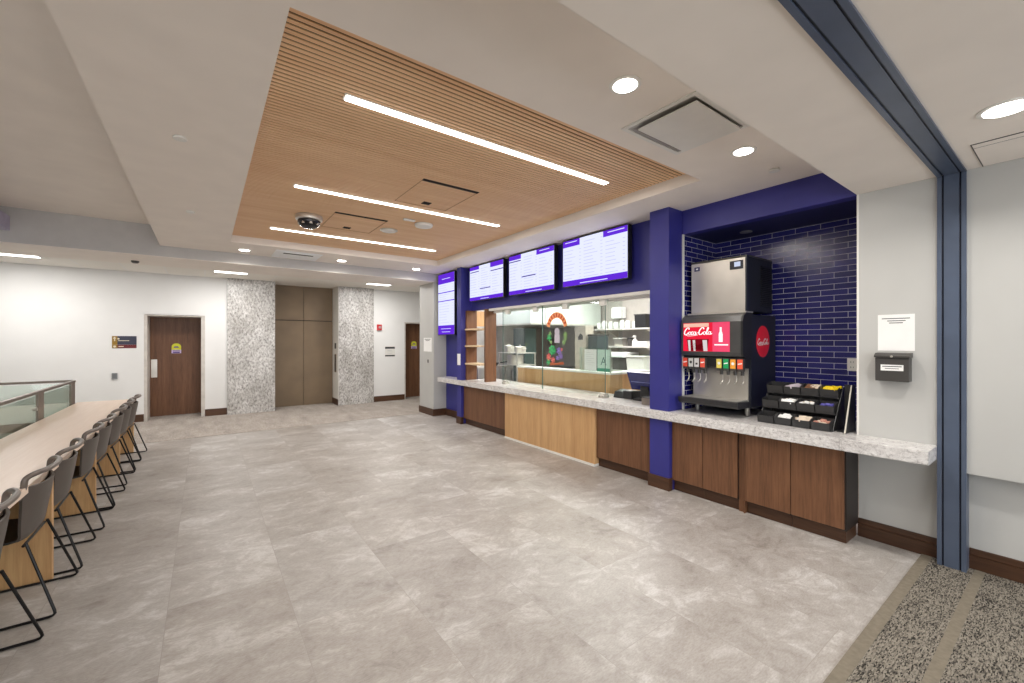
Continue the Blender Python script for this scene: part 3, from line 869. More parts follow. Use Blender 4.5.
lamp('kitchen_lamp', (6.0, 5.0, 2.96), 1.2, 125, (1.0, 0.98, 0.94), o, 'RECTANGLE', 3.4)

t = thing('exhaust_hood', 'big pale steel exhaust hood across the kitchen', 'hood', (6.5, 7.6, 1.98))
obj('canopy', B().prism([(6.8, 1.99), (6.8, 2.5), (7.1, 2.98), (8.37, 2.98), (8.37, 1.99)], 'X', 5.46, 7.6), paint('hood_steel', (214, 222, 216), 0.35, 0.2, var=0.02), t)
obj('lip', B().box(5.44, 7.62, 6.77, 8.37, 1.955, 1.985), M_steel, t)
obj('seam', B().box(5.86, 5.875, 6.792, 6.80, 1.99, 2.5).box(6.34, 6.355, 6.792, 6.80, 1.99, 2.5), M_steeld, t)
o = obj('backsplash_panel', B().box(6.75, 7.69, 8.34, 8.378, 0.9, 1.95), M_ssd, loc=(7.2, 8.36, 0.9))
tag(o, 'brownish steel backsplash panel under the hood', 'wall panel')
t = thing('cook_line', 'low steel cooking range under the hood', 'range', (6.8, 7.9, 0))
obj('body', B().box(6.1, 7.69, 7.55, 8.33, 0.08, 0.92, 0.01), M_ss, t)
obj('griddle', B().box(6.15, 7.65, 7.6, 8.28, 0.921, 0.95), M_black, t)
for k in range(5):
    obj('knob', B().cyl((6.3 + 0.3*k, 7.52, 0.78), 0.03, 0.03, 'Y', 12), M_black, t)
for k in range(2):
    obj('leg', B().cyl((6.2 + 1.35*k, 7.65, 0), 0.03, 0.08), M_steel, t)
t = thing('kitchen_column', 'teal-grey upright steel cabinet under the hood end', 'cabinet', (6.3, 7.5, 0))
obj('body', B().box(5.72, 6.06, 7.35, 7.75, 0.02, 1.9), paint('teal_grey_steel', (84, 104, 102), 0.4, 0.3), t)
obj('door', B().box(5.73, 6.05, 7.33, 7.348, 0.06, 1.88), paint('teal_grey_steel', (84, 104, 102), 0.4, 0.3), t)
obj('handle', B().box(6.0, 6.02, 7.30, 7.328, 0.9, 1.2), M_steel, t)

# steel stand with pots at the window end
t = thing('pot_stand', 'steel pot stand with two shelves seen through the window end', 'shelf', (5.2, 7.0, 0))
for z in (0.70, 1.13, 1.37):
    obj('shelf_board', B().box(5.0, 5.5, 6.66, 7.32, z - 0.012, z), M_ss, t)
for x in (5.02, 5.48):
    for y in (6.68, 7.30):
        obj('leg', B().cyl((x, y, 0), 0.015, 1.37, seg=10), M_steel, t)
def pot(name, x, y, z, r, h, label, m=None, lid=True):
    t = thing(name, label, 'pot', (x, y, z), 'pots on the steel stand')
    obj('body', B().lathe((x, y, z), [(r*0.97, 0), (r, 0.01), (r, h), (r*1.04, h+0.006), (r*0.9, h+0.004)]), m or M_steel, t, sm=True)
    obj('handle', B().tube(smooth([(x - 0.05, y - r, z + h*0.75), (x - 0.05, y - r - 0.035, z + h*0.75), (x + 0.05, y - r - 0.035, z + h*0.75), (x + 0.05, y - r, z + h*0.75)], 3), 0.006), M_steel, t)
    if lid:
        obj('lid', B().lathe((x, y, z + h), [(r*1.02, 0.007), (r*0.9, 0.02), (0.02, 0.03), (0.02, 0.05), (0.005, 0.055)]), M_steel, t, sm=True)
pot('stock_pot', 5.2, 6.98, 1.13, 0.17, 0.19, 'large shiny stock pot on the middle shelf of the steel stand', lid=False)
pot('sauce_pot', 5.16, 7.14, 1.37, 0.10, 0.13, 'smaller lidded pot on top of the steel stand, nearest the shelf unit')
pot('sauce_pot', 5.2, 6.82, 1.37, 0.12, 0.11, 'wider lidded pot on top of the steel stand, nearest the glass decal')
t = thing('pan', 'black pan with a long handle low beside the walnut upright', 'pan', (4.95, 7.5, 0.94))
obj('bowl', B().lathe((4.95, 7.5, 1.085), [(0.12, 0), (0.16, 0.06), (0.165, 0.06), (0.125, 0.004)]), M_black, t, sm=True)
obj('handle', B().tube([(5.1, 7.45, 1.14), (5.32, 7.36, 1.17)], 0.011), M_black, t)
t = thing('prep_table', 'steel prep table holding a black pan behind the walnut upright', 'table', (4.95, 7.5, 0))
obj('top', B().box(4.5, 4.98, 7.34, 8.1, 1.05, 1.083).box(4.98, 5.3, 7.34, 8.1, 1.05, 1.083), M_ss, t)
for x in (4.55, 5.25):
    for y in (7.4, 8.05):
        obj('leg', B().cyl((x, y, 0), 0.02, 1.05, seg=10), M_steel, t)

# oak front counter inside the kitchen
t = thing('service_counter', 'oak fronted inner counter with a white top behind the glass', 'counter', (5.1, 5.1, 0))
obj('front_panel', B().box(4.78, 4.80, 4.09, 6.34, 0.0, 1.109), M_oak, t)
obj('end_panel', B().box(4.80, 5.75, 4.09, 4.11, 0.0, 1.109), M_oak, t)
obj('top', B().box(4.765, 5.0, 4.07, 6.35, 1.11, 1.139, 0.003).box(5.0, 5.77, 4.07, 4.3, 1.11, 1.139), M_plast, t)
obj('work_surface', B().box(4.801, 5.75, 4.3, 6.17, 0.88, 0.92), M_ssd, t)
tgs = thing('sneeze_guard', 'green-tinted glass sneeze guard on the inner oak counter', 'glass guard', (5.0, 4.6, 1.126))
obj('glass_pane', B().box(4.80, 4.806, 4.10, 4.74, 1.1395, 1.50), M_gglass, tgs)
obj('glass_return', B().box(4.806, 5.72, 4.10, 4.106, 1.1395, 1.40), M_gglass, tgs)
obj('top_glass', B().box(4.80, 5.1, 4.10, 4.74, 1.501, 1.507), M_gglass, tgs)
b = B(); b.cyl((4.82, 4.125, 1.139), 0.012, 0.375, seg=10).cyl((4.82, 4.715, 1.139), 0.012, 0.375, seg=10)
obj('post', b, M_steel, tgs)
# notices on the sneeze guard
def notice(name, f, w, h, m, label, cat='notice', group=None):
    t = thing(name, label, cat, tuple(f.o), group)
    b = B(); slab(b, f, -w/2, 0, w/2, h, 0.0015)
    obj('sheet', b, m, t)
    return t
fA = right_wall(4.797, 4.235, 1.15)
t = notice('grade_card', fA, 0.24, 0.33, paint('mint_card', (198, 224, 212), 0.6, var=0.01), 'pale green card with a letter A on the sneeze guard', 'card')
b = B(); text(b, fA, 'A', 0.17, 0, 0.10, 0.002, 'CENTER'); obj('letter', b, paint('teal_ink', (70, 110, 108), 0.6), t)
b = B(); slab(b, fA, -0.12, 0.0, 0.12, 0.05, 0.0006, 0.0016); obj('footer_band', b, paint('teal_band', (60, 150, 124), 0.6), t)
fB = right_wall(4.797, 4.50, 1.15)
t = notice('white_notice', fB, 0.25, 0.33, M_paper, 'blank white notice beside the green letter card on the sneeze guard')
b = B(); lines(b, fB, [(-0.09, 0.02 + 0.06*(k % 2), 0.28 - 0.03*k, 0.004) for k in range(7)]); obj('small_print', b, paint('faint_print', (190, 192, 192), 0.8), t)
t = thing('cardboard_box', 'beige upright cardboard box on the inner counter above the white notice', 'box', (5.3, 5.1, 0.92))
obj('carton', B().box(5.20, 5.40, 4.99, 5.24, 0.921, 1.86, 0.004), paint('beige_card', (206, 196, 180), 0.7), t)
f = right_wall(5.1985, 5.11, 1.68)
b = B(); outline(b, f, [(-0.05, -0.05), (0.06, -0.05), (0.06, 0.02), (0.0, 0.06), (-0.05, 0.0)], 0.001); obj('print', b, M_dial, t)
t = thing('drink_bin', 'dark grey box beside the beige carton behind the sneeze guard', 'box', (5.38, 4.87, 0.92))
obj('body', B().box(5.24, 5.52, 4.77, 4.97, 0.921, 1.69, 0.01), paint('dark_teal_plastic', (66, 80, 82), 0.5), t)
obj('lid', B().box(5.23, 5.53, 4.765, 4.975, 1.691, 1.72, 0.006), M_dial, t)

# kitchen shelves by the back wall
M_wh = M_plast
for z, l in ((1.885, 'upper steel wall shelf at the kitchen back'), (1.50, 'lower steel wall shelf at the kitchen back')):
    t = thing('wall_shelf', l, 'shelf', (7.5, 6.1, z), 'kitchen wall shelves')
    obj('board', B().box(7.25, 7.698, 5.2, 7.05, z - 0.03, z), M_ss, t)
    for y in (5.3, 6.35, 6.9):
        obj('bracket', B().prism([(7.3, z - 0.031), (7.698, z - 0.031), (7.698, z - 0.2)], 'Y', y, y + 0.012), M_steel, t)
t = thing('storage_bin', 'black storage crate on the upper kitchen shelf beside the blue pillar', 'crate', (7.4, 5.42, 1.886))
obj('body', B().prism([(7.27, 1.887), (7.65, 1.887), (7.67, 2.15), (7.25, 2.15)], 'Y', 5.29, 5.56), M_black, t)
obj('rim', B().box(7.24, 7.68, 5.28, 5.57, 2.15, 2.17), M_dial, t)
t = thing('towel_dispenser', 'white paper towel dispenser high on the kitchen back wall', 'dispenser', (7.62, 6.26, 2.12))
obj('case', B().box(7.5, 7.698, 6.12, 6.40, 2.12, 2.38, 0.03), paint('bright_white_plastic', (246, 248, 248), 0.3, var=0.005), t, sm=True)
obj('slot', B().box(7.54, 7.66, 6.16, 6.36, 2.112, 2.122), M_dial, t)
def glassware(x, y, z, r, h, label, m, cat='jar', grp='containers on the kitchen shelves'):
    t = thing('jar', label, cat, (x, y, z), grp)
    obj('body', B().lathe((x, y, z), [(r*0.8, 0.001), (r, 0.02), (r, h*0.75), (r*0.7, h*0.9)], 16), m, t, sm=True)
    obj('lid', B().lathe((x, y, z + h*0.9), [(r*0.74, 0), (r*0.74, h*0.1), (r*0.1, h*0.12)], 16), M_plast, t, sm=True)
M_clear = paint('cloudy_plastic', (214, 218, 214), 0.3, var=0.03)
for k, y in enumerate((5.68, 5.86, 6.02, 6.18, 6.34, 6.52, 6.68)):
    glassware(7.42, y, 1.886, 0.055 + 0.012*(k % 2), 0.15 + 0.02*(k % 3),
              ['cloudy jar on the upper kitchen shelf next to the black crate', 'cloudy jar on the upper shelf, second from the black crate', 'cloudy jar on the upper shelf, third from the black crate',
               'cloudy jar on the upper shelf under the towel dispenser', 'cloudy jar on the upper shelf, fifth from the black crate', 'cloudy jar on the upper shelf, sixth from the black crate', 'cloudy jar at the hood end of the upper shelf'][k], M_clear)
t = thing('steel_tub', 'silver tub on the lower kitchen shelf', 'tub', (7.45, 6.02, 1.5))
obj('body', B().prism([(7.32, 1.501), (7.6, 1.501), (7.64, 1.66), (7.28, 1.66)], 'Y', 5.92, 6.14), M_steel, t)
obj('lid', B().box(7.27, 7.65, 5.91, 6.15, 1.66, 1.675), M_plast, t)
t = thing('spray_bottle', 'white spray bottle on the lower kitchen shelf', 'bottle', (7.4, 5.66, 1.5))
obj('body', B().lathe((7.4, 5.66, 1.501), [(0.055, 0), (0.06, 0.02), (0.058, 0.11), (0.02, 0.16), (0.02, 0.19)], 16), M_plast, t, sm=True)
obj('cap', B().box(7.34, 7.42, 5.64, 5.68, 1.69, 1.73, 0.006), M_plast, t)
t = thing('coffee_tin', 'dark tin on the lower kitchen shelf between the tub and spray bottle', 'tin', (7.42, 5.80, 1.5))
obj('body', B().lathe((7.42, 5.80, 1.501), [(0.065, 0), (0.065, 0.16)], 18), M_dial, t, sm=True)
obj('lid', B().lathe((7.42, 5.80, 1.661), [(0.068, 0), (0.068, 0.015), (0.01, 0.018)], 18), M_black, t)
for k in range(3):
    o = obj('folded_towel', B().box(7.28, 7.62, 5.30, 5.56, 1.502 + 0.034*k, 1.534 + 0.034*k, 0.012), M_paper, loc=(7.45, 5.43, 1.5 + 0.034*k), sm=True)
    tag(o, ['folded white towel at the base of the pile on the lower shelf', 'folded white towel in the middle of the shelf pile', 'folded white towel on top of the shelf pile'][k], 'towel', 'folded towels')
t = thing('back_counter', 'steel back counter with low cupboards under the kitchen shelves', 'counter', (7.4, 6.0, 0))
obj('top', B().box(7.05, 7.698, 4.6, 7.05, 0.95, 0.99), M_ss, t)
obj('body', B().box(7.1, 7.69, 4.65, 7.0, 0.08, 0.948), M_ssd, t)
for k in range(4):
    obj('door', B().box(7.085, 7.099, 4.67 + 0.585*k, 5.23 + 0.585*k, 0.12, 0.92), M_ss, t)
    obj('foot', B().cyl((7.15, 4.75 + 0.72*k, 0), 0.025, 0.08, seg=10), M_steel, t)
t = thing('label_printer', 'white flat appliance on the steel back counter', 'appliance', (7.3, 5.9, 0.991))
obj('stand', B().box(7.2, 7.6, 5.75, 6.1, 0.991, 1.26), M_dial, t)
obj('head', B().box(7.15, 7.62, 5.72, 6.13, 1.26, 1.37, 0.012), paint('bright_white_plastic', (246, 248, 248), 0.3), t)
t = thing('food_pan', 'large white food pan on the steel back counter beside the blue pillar', 'pan', (7.3, 5.42, 0.991))
obj('body', B().prism([(7.12, 0.992), (7.6, 0.992), (7.65, 1.28), (7.08, 1.28)], 'Y', 5.22, 5.64), M_plast, t)
obj('lid', B().box(7.06, 7.67, 5.20, 5.66, 1.281, 1.30, 0.006), M_plast, t)

# till on the counter
t = thing('cash_register', 'dark blue tilted till screen on a stand beside the blue pillar', 'till', (4.55, 3.2, 0.85))
rot = Matrix.Translation((4.5, 3.36, 1.09)) @ Matrix.Rotation(math.radians(-24), 4, 'Y')
obj('screen', B().box(-0.02, 0.02, -0.20, 0.16, -0.12, 0.13, 0.006, rot), paint('till_blue', (30, 34, 96), 0.25), t)
obj('screen_line', B().box(-0.024, -0.02, -0.17, 0.13, -0.004, 0.0, 0, rot), paint('till_line', (120, 130, 190), 0.4), t)
obj('neck', B().box(4.50, 4.56, 3.24, 3.36, 0.875, 1.03), M_black, t)
obj('base', B().box(4.40, 4.66, 3.10, 3.40, 0.851, 0.876, 0.006), M_black, t)
t = thing('card_reader', 'small black card terminal on the counter beside the glass foot', 'card reader', (4.5, 3.68, 0.85))
obj('body', B().prism([(4.43, 0.851), (4.60, 0.851), (4.60, 0.955), (4.46, 0.93)], 'Y', 3.59, 3.74), M_black, t)
obj('screen', B().prism([(4.475, 0.934), (4.575, 0.952), (4.575, 0.955), (4.475, 0.937)], 'Y', 3.61, 3.72), M_dial, t)
t = thing('receipt_printer', 'black receipt printer between the card terminal and the till', 'printer', (4.5, 3.5, 0.85))
obj('body', B().box(4.43, 4.62, 3.44, 3.58, 0.851, 0.955, 0.008), M_black, t)
obj('paper_slot', B().box(4.47, 4.57, 3.46, 3.56, 0.955, 0.959), M_steel, t)
t = thing('tip_box', 'low grey box on the counter beside the blue pillar, before the till', 'box', (4.28, 3.02, 0.85))
obj('body', B().box(4.20, 4.36, 2.93, 3.12, 0.851, 0.93, 0.006), M_ssd, t)
obj('lid', B().box(4.195, 4.365, 2.925, 3.125, 0.931, 0.94, 0.002), M_dial, t)

# ------------------------------------------------------------------ drinks machine
def script_logo(f, s, a0, c0, off, b):
    """flowing two-word script logo, drawn pen stroke by pen stroke"""
    def st(pts, w=0.36):
        stroke(b, f, [(a0 + (x - 4.8)*s + 0.18*y*s, c0 + (y - 0.7)*s) for x, y in pts], w*s, off)
        st.k += 1
    st.k = 0
    def ring(x, y, r):
        st([(x + r*math.cos(2*PI*k/10 + 1.2)*0.85, y + r*1.1*math.sin(2*PI*k/10 + 1.2)) for k in range(11)], 0.3)
    for dx in (0, 5.2):
        st([(1.55+dx, 1.75), (1.45+dx, 2.25), (0.85+dx, 2.25), (0.25+dx, 1.45), (0.1+dx, 0.55), (0.5+dx, 0.0), (1.1+dx, 0.15), (1.6+dx, 0.75)], 0.44)
        ring(2.05+dx, 0.48, 0.45)
    st([(3.2, 0.85), (2.95, 1.0), (2.6, 0.7), (2.6, 0.25), (2.9, 0.0), (3.3, 0.3)])
    ring(3.75, 0.48, 0.43)
    st([(4.2, 0.95), (4.15, 0.3), (4.32, 0.05), (4.6, 0.35)])
    st([(4.7, 0.6), (5.1, 0.66)], 0.3)
    st([(7.75, 0.3), (8.2, 1.4), (8.35, 2.1), (8.1, 2.3), (7.95, 1.6), (7.95, 0.4), (8.15, 0.02), (8.45, 0.3)])
    ring(8.9, 0.48, 0.43)
    st([(9.35, 0.95), (9.3, 0.3), (9.5, 0.05), (9.85, 0.4)])
    st([(0.7, -0.1), (1.7, -0.42), (3.4, -0.36), (5.0, -0.1)], 0.26)

t = thing('drinks_dispenser', 'black soft drinks dispenser with eight taps and a glowing red sign on the stone counter', 'drinks machine', (4.6, 2.26, 0.85))
M_bk = paint('dispenser_black', (22, 26, 38), 0.35)
obj('body', B().box(4.375, 4.93, 1.952, 2.575, 0.935, 1.868, 0.006), M_bk, t)
prof = [(4.40, 1.885), (4.275, 1.885), (4.222, 1.855), (4.199, 1.80), (4.199, 1.49), (4.215, 1.452), (4.26, 1.435), (4.40, 1.435)]
obj('sign_housing', B().prism(prof, 'Y', 1.972, 2.60), paint('dispenser_bezel', (84, 84, 84), 0.28, 0.4), t)
obj('top_rail', B().box(4.27, 4.42, 1.955, 2.57, 1.886, 1.90), M_steel, t)
obj('side_cheek', B().prism([(x, z) for x, z in prof], 'Y', 1.952, 1.9715), M_black, t)
f = right_wall(4.198, 2.325, 1.645)
sg = B(); slab(sg, f, -0.25, -0.148, 0.25, 0.152, 0.001)
sign = obj('sign_panel', sg, glow('lit_red_sign', (232, 34, 62), 1.0), t)
b = B(); slab(b, f, 0.075, -0.148, 0.25, 0.152, 0.0006, 0.0012); obj('pink_field', b, glow('lit_pink_sign', (238, 78, 112), 1.0), sign)
b = B(); slab(b, f, -0.245, 0.108, 0.035, 0.146, 0.0006, 0.0013)
obj('splash', b, glow('lit_cream', (240, 190, 170), 1.0), sign)
b = B(); outline(b, f, [(-0.19, -0.145), (0.02, -0.145), (0.035, -0.02), (-0.21, -0.02)], 0.0006, 0.0013); obj('cup', b, glow('lit_dark_red', (120, 16, 30), 1.0), sign)
b = B()
for a in (-0.185, -0.13, -0.02, 0.0):
    outline(b, f, [(a, -0.145), (a + 0.022, -0.145), (a + 0.016, -0.03), (a - 0.012, -0.03)], 0.0006, 0.002)
obj('cup_stripe', b, glow('lit_grey_white', (214, 206, 206), 1.0), sign)
b = B(); outline(b, f, [(-0.14, -0.13), (-0.04, -0.13), (-0.03, -0.06), (-0.09, -0.085), (-0.13, -0.05)], 0.0006, 0.002); obj('cup_drink', b, glow('lit_cola', (96, 10, 18), 1.0), sign)
b = B(); script_logo(f, 0.0315, -0.09, 0.05, 0.0030, b); obj('script_logo', b, glow('lit_white', (252, 246, 246), 1.1), sign)
b = B(); outline(b, f, [(0.14, -0.05), (0.18, -0.05), (0.18, 0.03), (0.17, 0.06), (0.17, 0.10), (0.15, 0.10), (0.15, 0.06), (0.14, 0.03)], 0.0006, 0.0022)
slab(b, f, 0.095, -0.085, 0.235, -0.072, 0.0006, 0.0022)
obj('bottle_mark', b, glow('lit_white', (252, 246, 246), 1.1), sign)
# taps
cards = [(226, 74, 50), (206, 206, 200), (214, 212, 210), (226, 84, 64), (222, 204, 96), (24, 158, 92), (236, 160, 52), (232, 92, 60)]
ys = [2.585 - 0.065*k for k in range(4)] + [2.215 - 0.069*k for k in range(4)]
obj('valve_bar', B().box(4.245, 4.375, 1.96, 2.60, 1.335, 1.436), M_black, t)
for k, (y, c) in enumerate(zip(ys, cards)):
    v = obj('tap', B().box(4.205, 4.25, y - 0.056, y, 1.305, 1.43, 0.004).cyl((4.255, y - 0.028, 1.265), 0.016, 0.04, seg=12), M_dial, t)
    fv = right_wall(4.2045, y - 0.028, 1.375)
    b = B(); slab(b, fv, -0.026, -0.044, 0.026, 0.048, 0.001); obj('flavour_card', b, paint('card_%d' % k, c, 0.5, var=0.01), v)
    b = B()
    if k in (1, 4, 6):
        disc(b, fv, 0, 0.005, 0.015, 0.0006, 0.0011, 12)
    elif k == 2:
        slab(b, fv, -0.012, -0.02, 0.012, 0.0, 0.0006, 0.0011)
    else:
        outline(b, fv, [(-0.02, -0.004), (0.02, 0.004), (0.02, 0.016), (-0.02, 0.008)], 0.0006, 0.0011)
    obj('card_mark', b, M_paper if k not in (1, 2) else M_dial, v)
    obj('lever', B().tube(smooth([(4.27, y - 0.03, 1.27), (4.275, y - 0.03, 1.22), (4.268, y - 0.028, 1.19), (4.235, y - 0.024, 1.168)], 4), 0.006, 8), M_steel, v, sm=True)
obj('splash_panel', B().box(4.36, 4.374, 1.975, 2.555, 0.995, 1.33), M_steel, t)
tr = obj('drip_tray', B().prism([(4.36, 0.945), (4.13, 0.945), (4.105, 0.965), (4.095, 1.01), (4.12, 1.015), (4.36, 1.0)], 'Y', 1.955, 2.575), paint('tray_charcoal', (50, 50, 52), 0.35, 0.2), t)
obj('grate', B().box(4.125, 4.355, 1.98, 2.55, 1.004, 1.018), M_steeld, tr)
for x in (4.40, 4.86):
    for y in (2.0, 2.53):
        obj('foot', B().cyl((x, y, 0.85), 0.018, 0.02, seg=14).cyl((x, y, 0.87), 0.024, 0.066, seg=14), M_black if x > 4.5 else M_steeld, t)
f = Fr((4.63, 1.9515, 1.60), (1, 0, 0), (0, 0, 1))
b = B(); disc(b, f, 0, 0, 0.15, 0.0012, 0.0, 40, 0.162); rd = obj('round_badge', b, M_red, t)
b = B(); script_logo(f, 0.0255, -0.003, -0.012, 0.002, b); obj('script_logo', b, M_paper, rd)

t = thing('ice_machine', 'stainless steel ice maker sitting on top of the drinks dispenser', 'ice machine', (4.6, 2.255, 1.87))
obj('body', B().box(4.355, 4.90, 1.975, 2.562, 1.902, 2.45, 0.004), paint('ice_maker_side', (24, 27, 36), 0.45), t)
obj('front_panel', B().box(4.325, 4.354, 1.985, 2.56, 1.905, 2.445, 0.008), M_steel, t)
obj('top_cap', B().box(4.33, 4.90, 1.972, 2.565, 2.451, 2.465, 0.003), M_dial, t)
obj('corner_trim', B().box(4.322, 4.36, 1.968, 1.9845, 1.903, 2.46), M_bk, t)
b = B()
for k in range(22):
    z = 1.97 + 0.019*k
    b.box(4.63, 4.87, 1.962, 1.975, z, z + 0.008)
obj('side_louvre', b, M_black, t)
f = right_wall(4.3245, 2.49, 2.385)
b = B(); slab(b, f, -0.03, -0.022, 0.03, 0.022, 0.002); bd = obj('badge', b, paint('badge_navy', (30, 32, 84), 0.4), t)
b = B(); outline(b, f, [(-0.012, -0.014), (0.0, 0.0), (0.012, -0.014), (0.012, 0.014), (0.0, 0.004), (-0.012, 0.014)], 0.0006, 0.0021); obj('badge_mark', b, M_paper, bd)
f = right_wall(4.3245, 2.065, 2.375)
b = B(); slab(b, f, -0.07, -0.045, 0.06, 0.04, 0.006); cp = obj('control_panel', b, M_bk, t)
b = B(); slab(b, f, -0.025, -0.02, 0.035, 0.028, 0.001, 0.0062); obj('display', b, glow('pale_display', (206, 216, 240), 0.9), cp)

# wall outlet
t = thing('wall_outlet', 'white double socket on the navy brick tiles', 'outlet', (4.959, 1.30, 1.38))
f = right_wall(4.9595, 1.30, 1.38)
b = B(); slab(b, f, -0.038, -0.06, 0.038, 0.06, 0.005); obj('plate', b, M_plast, t)
b = B()
for c in (-0.025, 0.025):
    slab(b, f, -0.012, c - 0.008, -0.008, c + 0.008, 0.0006, 0.0052); slab(b, f, 0.008, c - 0.006, 0.012, c + 0.006, 0.0006, 0.0052)
obj('slots', b, M_dial, t)

# ------------------------------------------------------------------ condiment rack
t = thing('condiment_rack', 'black three-tier condiment rack with twelve bins at the counter end', 'rack', (4.32, 1.5, 0.85))
M_bin = paint('bin_black', (48, 48, 49), 0.3)
BY1, BW = 1.80, 0.1415
tiers = [(4.15, 0.854), (4.25, 0.988), (4.35, 1.118)]
def bin_shape(x, y1, z):
    b = B(); y0 = y1 - BW + 0.004
    D, H, th = 0.115, 0.066, 0.004
    b.prism([(x + 0.014, z), (x + 0.014 + th, z), (x + th, z + H), (x, z + H)], 'Y', y0, y1)              # sloping front
    b.box(x + 0.014, x + D, y0, y1, z, z + th)
    b.box(x + D - th, x + D, y0, y1, z, z + H + 0.03)
    for ya in (y0, y1 - th):
        b.prism([(x + 0.014, z), (x + D, z), (x + D, z + H + 0.03), (x + 0.03, z + H + 0.016), (x, z + H)], 'Y', ya, ya + th)
    return b
for x, z in tiers:
    for k in range(4):
        obj('bin', bin_shape(x, BY1 - k*BW, z), M_bin, t)
side = [(4.19, 0.851), (4.50, 0.851), (4.50, 1.20), (4.45, 1.20)]
obj('side_panel', B().prism(side, 'Y', BY1 + 0.002, BY1 + 0.008), M_bin, t)
obj('side_panel', B().prism(side, 'Y', BY1 - 4*BW - 0.006, BY1 - 4*BW), M_bin, t)
for (x, z) in tiers[1:]:
    obj('step_shelf', B().box(x + 0.015, 4.49, BY1 - 4*BW + 0.001, BY1 + 0.001, z - 0.007, z - 0.001), M_bin, t)
obj('back_panel', B().box(4.47, 4.476, BY1 - 4*BW + 0.001, BY1 + 0.001, 0.852, 1.19), M_bin, t)
t2 = thing('lid_holder', 'tall black acrylic holder with a pale slanted edge beside the condiment rack', 'holder', (4.3, 1.16, 0.85))
obj('end_panel', B().prism([(4.185, 0.851), (4.44, 0.851), (4.44, 1.235), (4.35, 1.235)], 'Y', 1.142, 1.148), M_bin, t2)
obj('edge_strip', B().prism([(4.178, 0.855), (4.184, 0.855), (4.349, 1.235), (4.343, 1.235)], 'Y', 1.140, 1.149), paint('pale_edge', (196, 192, 178), 0.4), t2, label='pale cut edge')
obj('back_plate', B().box(4.43, 4.436, 1.149, 1.215, 0.852, 1.23), M_bin, t2)
obj('base_plate', B().box(4.24, 4.43, 1.149, 1.215, 0.851, 0.857), M_bin, t2)

# what is in the bins
def packets(tier, slot, n, cols, label, grp, sz=(0.056, 0.085)):
    x, z = tiers[tier]
    y1 = BY1 - slot*BW
    for k in range(n):
        b = B()
        cx = x + 0.045 + 0.042*random.random(); cy = y1 - 0.028 - (BW - 0.056)*((k + 0.5)/n)
        m = Matrix.Translation((cx, cy, z + 0.060 + 0.006*(k % 3))) @ Matrix.Rotation(random.uniform(-0.5, 0.5), 4, 'Z') @ Matrix.Rotation(random.uniform(-0.5, 0.2), 4, 'Y') @ Matrix.Rotation(random.uniform(-0.35, 0.35), 4, 'X')
        b.box(-sz[1]/2, sz[1]/2, -sz[0]/2, sz[0]/2, -0.011, 0.011, 0.006, m)
        o = obj('condiment_packet', b, cols[k % len(cols)], loc=(cx, cy, z + 0.02))
        tag(o, label, 'packet', grp)
P_white, P_cream = M_paper, paint('cream_packet', (222, 206, 186), 0.5)
P_yel, P_pink = paint('yellow_packet', (240, 208, 20), 0.45), paint('pinkish_packet', (196, 140, 124), 0.5)
P_vio, P_lil = paint('violet_packet', (92, 88, 170), 0.5), paint('lilac_sleeve', (196, 186, 196), 0.5)
P_brn = paint('brown_packet', (120, 84, 60), 0.5)
packets(2, 3, 6, [P_yel], 'small yellow packet in the top tier bin at the grey wall end', 'yellow packets')
packets(2, 2, 5, [P_cream, P_brn], 'brown or cream packet in the top tier bin beside the yellow packets', 'brown and cream packets')
packets(2, 1, 4, [P_lil], 'pale lilac sleeve in the second bin of the top tier', 'lilac sleeves', (0.045, 0.09))
packets(1, 1, 7, [P_white], 'white packet filling the second bin of the middle tier', 'white packets, middle tier')
packets(1, 2, 5, [P_white, P_cream], 'white or cream packet in the third bin of the middle tier', 'pale packets, middle tier', (0.035, 0.06))
packets(1, 3, 4, [P_vio], 'violet packet in the middle tier bin at the grey wall end', 'violet packets', (0.035, 0.05))
packets(0, 1, 5, [P_white], 'white packet in the second bin of the bottom tier', 'white packets, bottom tier')
packets(0, 2, 5, [P_cream, P_white], 'cream or white packet in the third bin of the bottom tier', 'cream packets, bottom tier')
packets(0, 3, 5, [P_pink, P_cream], 'pinkish or cream packet in the bottom tier bin at the grey wall end', 'pinkish packets', (0.04, 0.06))

# ------------------------------------------------------------------ signs and wall fittings
t = thing('wall_notice', 'white paper notice on the grey wall above the black box', 'notice', (4.25, 0.847, 1.53))
f = right_wall(4.2495, 0.847, 1.53)
b = B(); slab(b, f, -0.106, 0.0, 0.106, 0.277, 0.0015); obj('sheet', b, M_paper, t)
b = B(); lines(b, f, [(-0.082, 0.08, 0.246, 0.006), (-0.05, 0.055, 0.228, 0.006), (-0.04, 0.04, 0.212, 0.006)], 0.0016); obj('small_print', b, M_ink, t)
t = thing('comment_box', 'dark grey lidded comment box with a white label on the grey wall', 'box', (4.2, 0.853, 1.30))
obj('body', B().box(4.165, 4.2495, 0.757, 0.951, 1.30, 1.478, 0.004), M_dial, t)
obj('lid', B().prism([(4.155, 1.479), (4.2495, 1.479), (4.2495, 1.515), (4.19, 1.512), (4.155, 1.492)], 'Y', 0.752, 0.956), M_dial, t)
f = right_wall(4.1645, 0.853, 1.40)
b = B(); slab(b, f, -0.065, -0.02, 0.065, 0.025, 0.001); lb = obj('label_card', b, M_paper, t)
b = B(); lines(b, f, [(-0.055, 0.055, 0.012, 0.006), (-0.04, 0.04, -0.004, 0.004)], 0.0011); obj('small_print', b, M_ink, lb)
obj('lock', B().cyl((4.150, 0.853, 1.487), 0.008, 0.006, 'X', 12), M_steel, t)

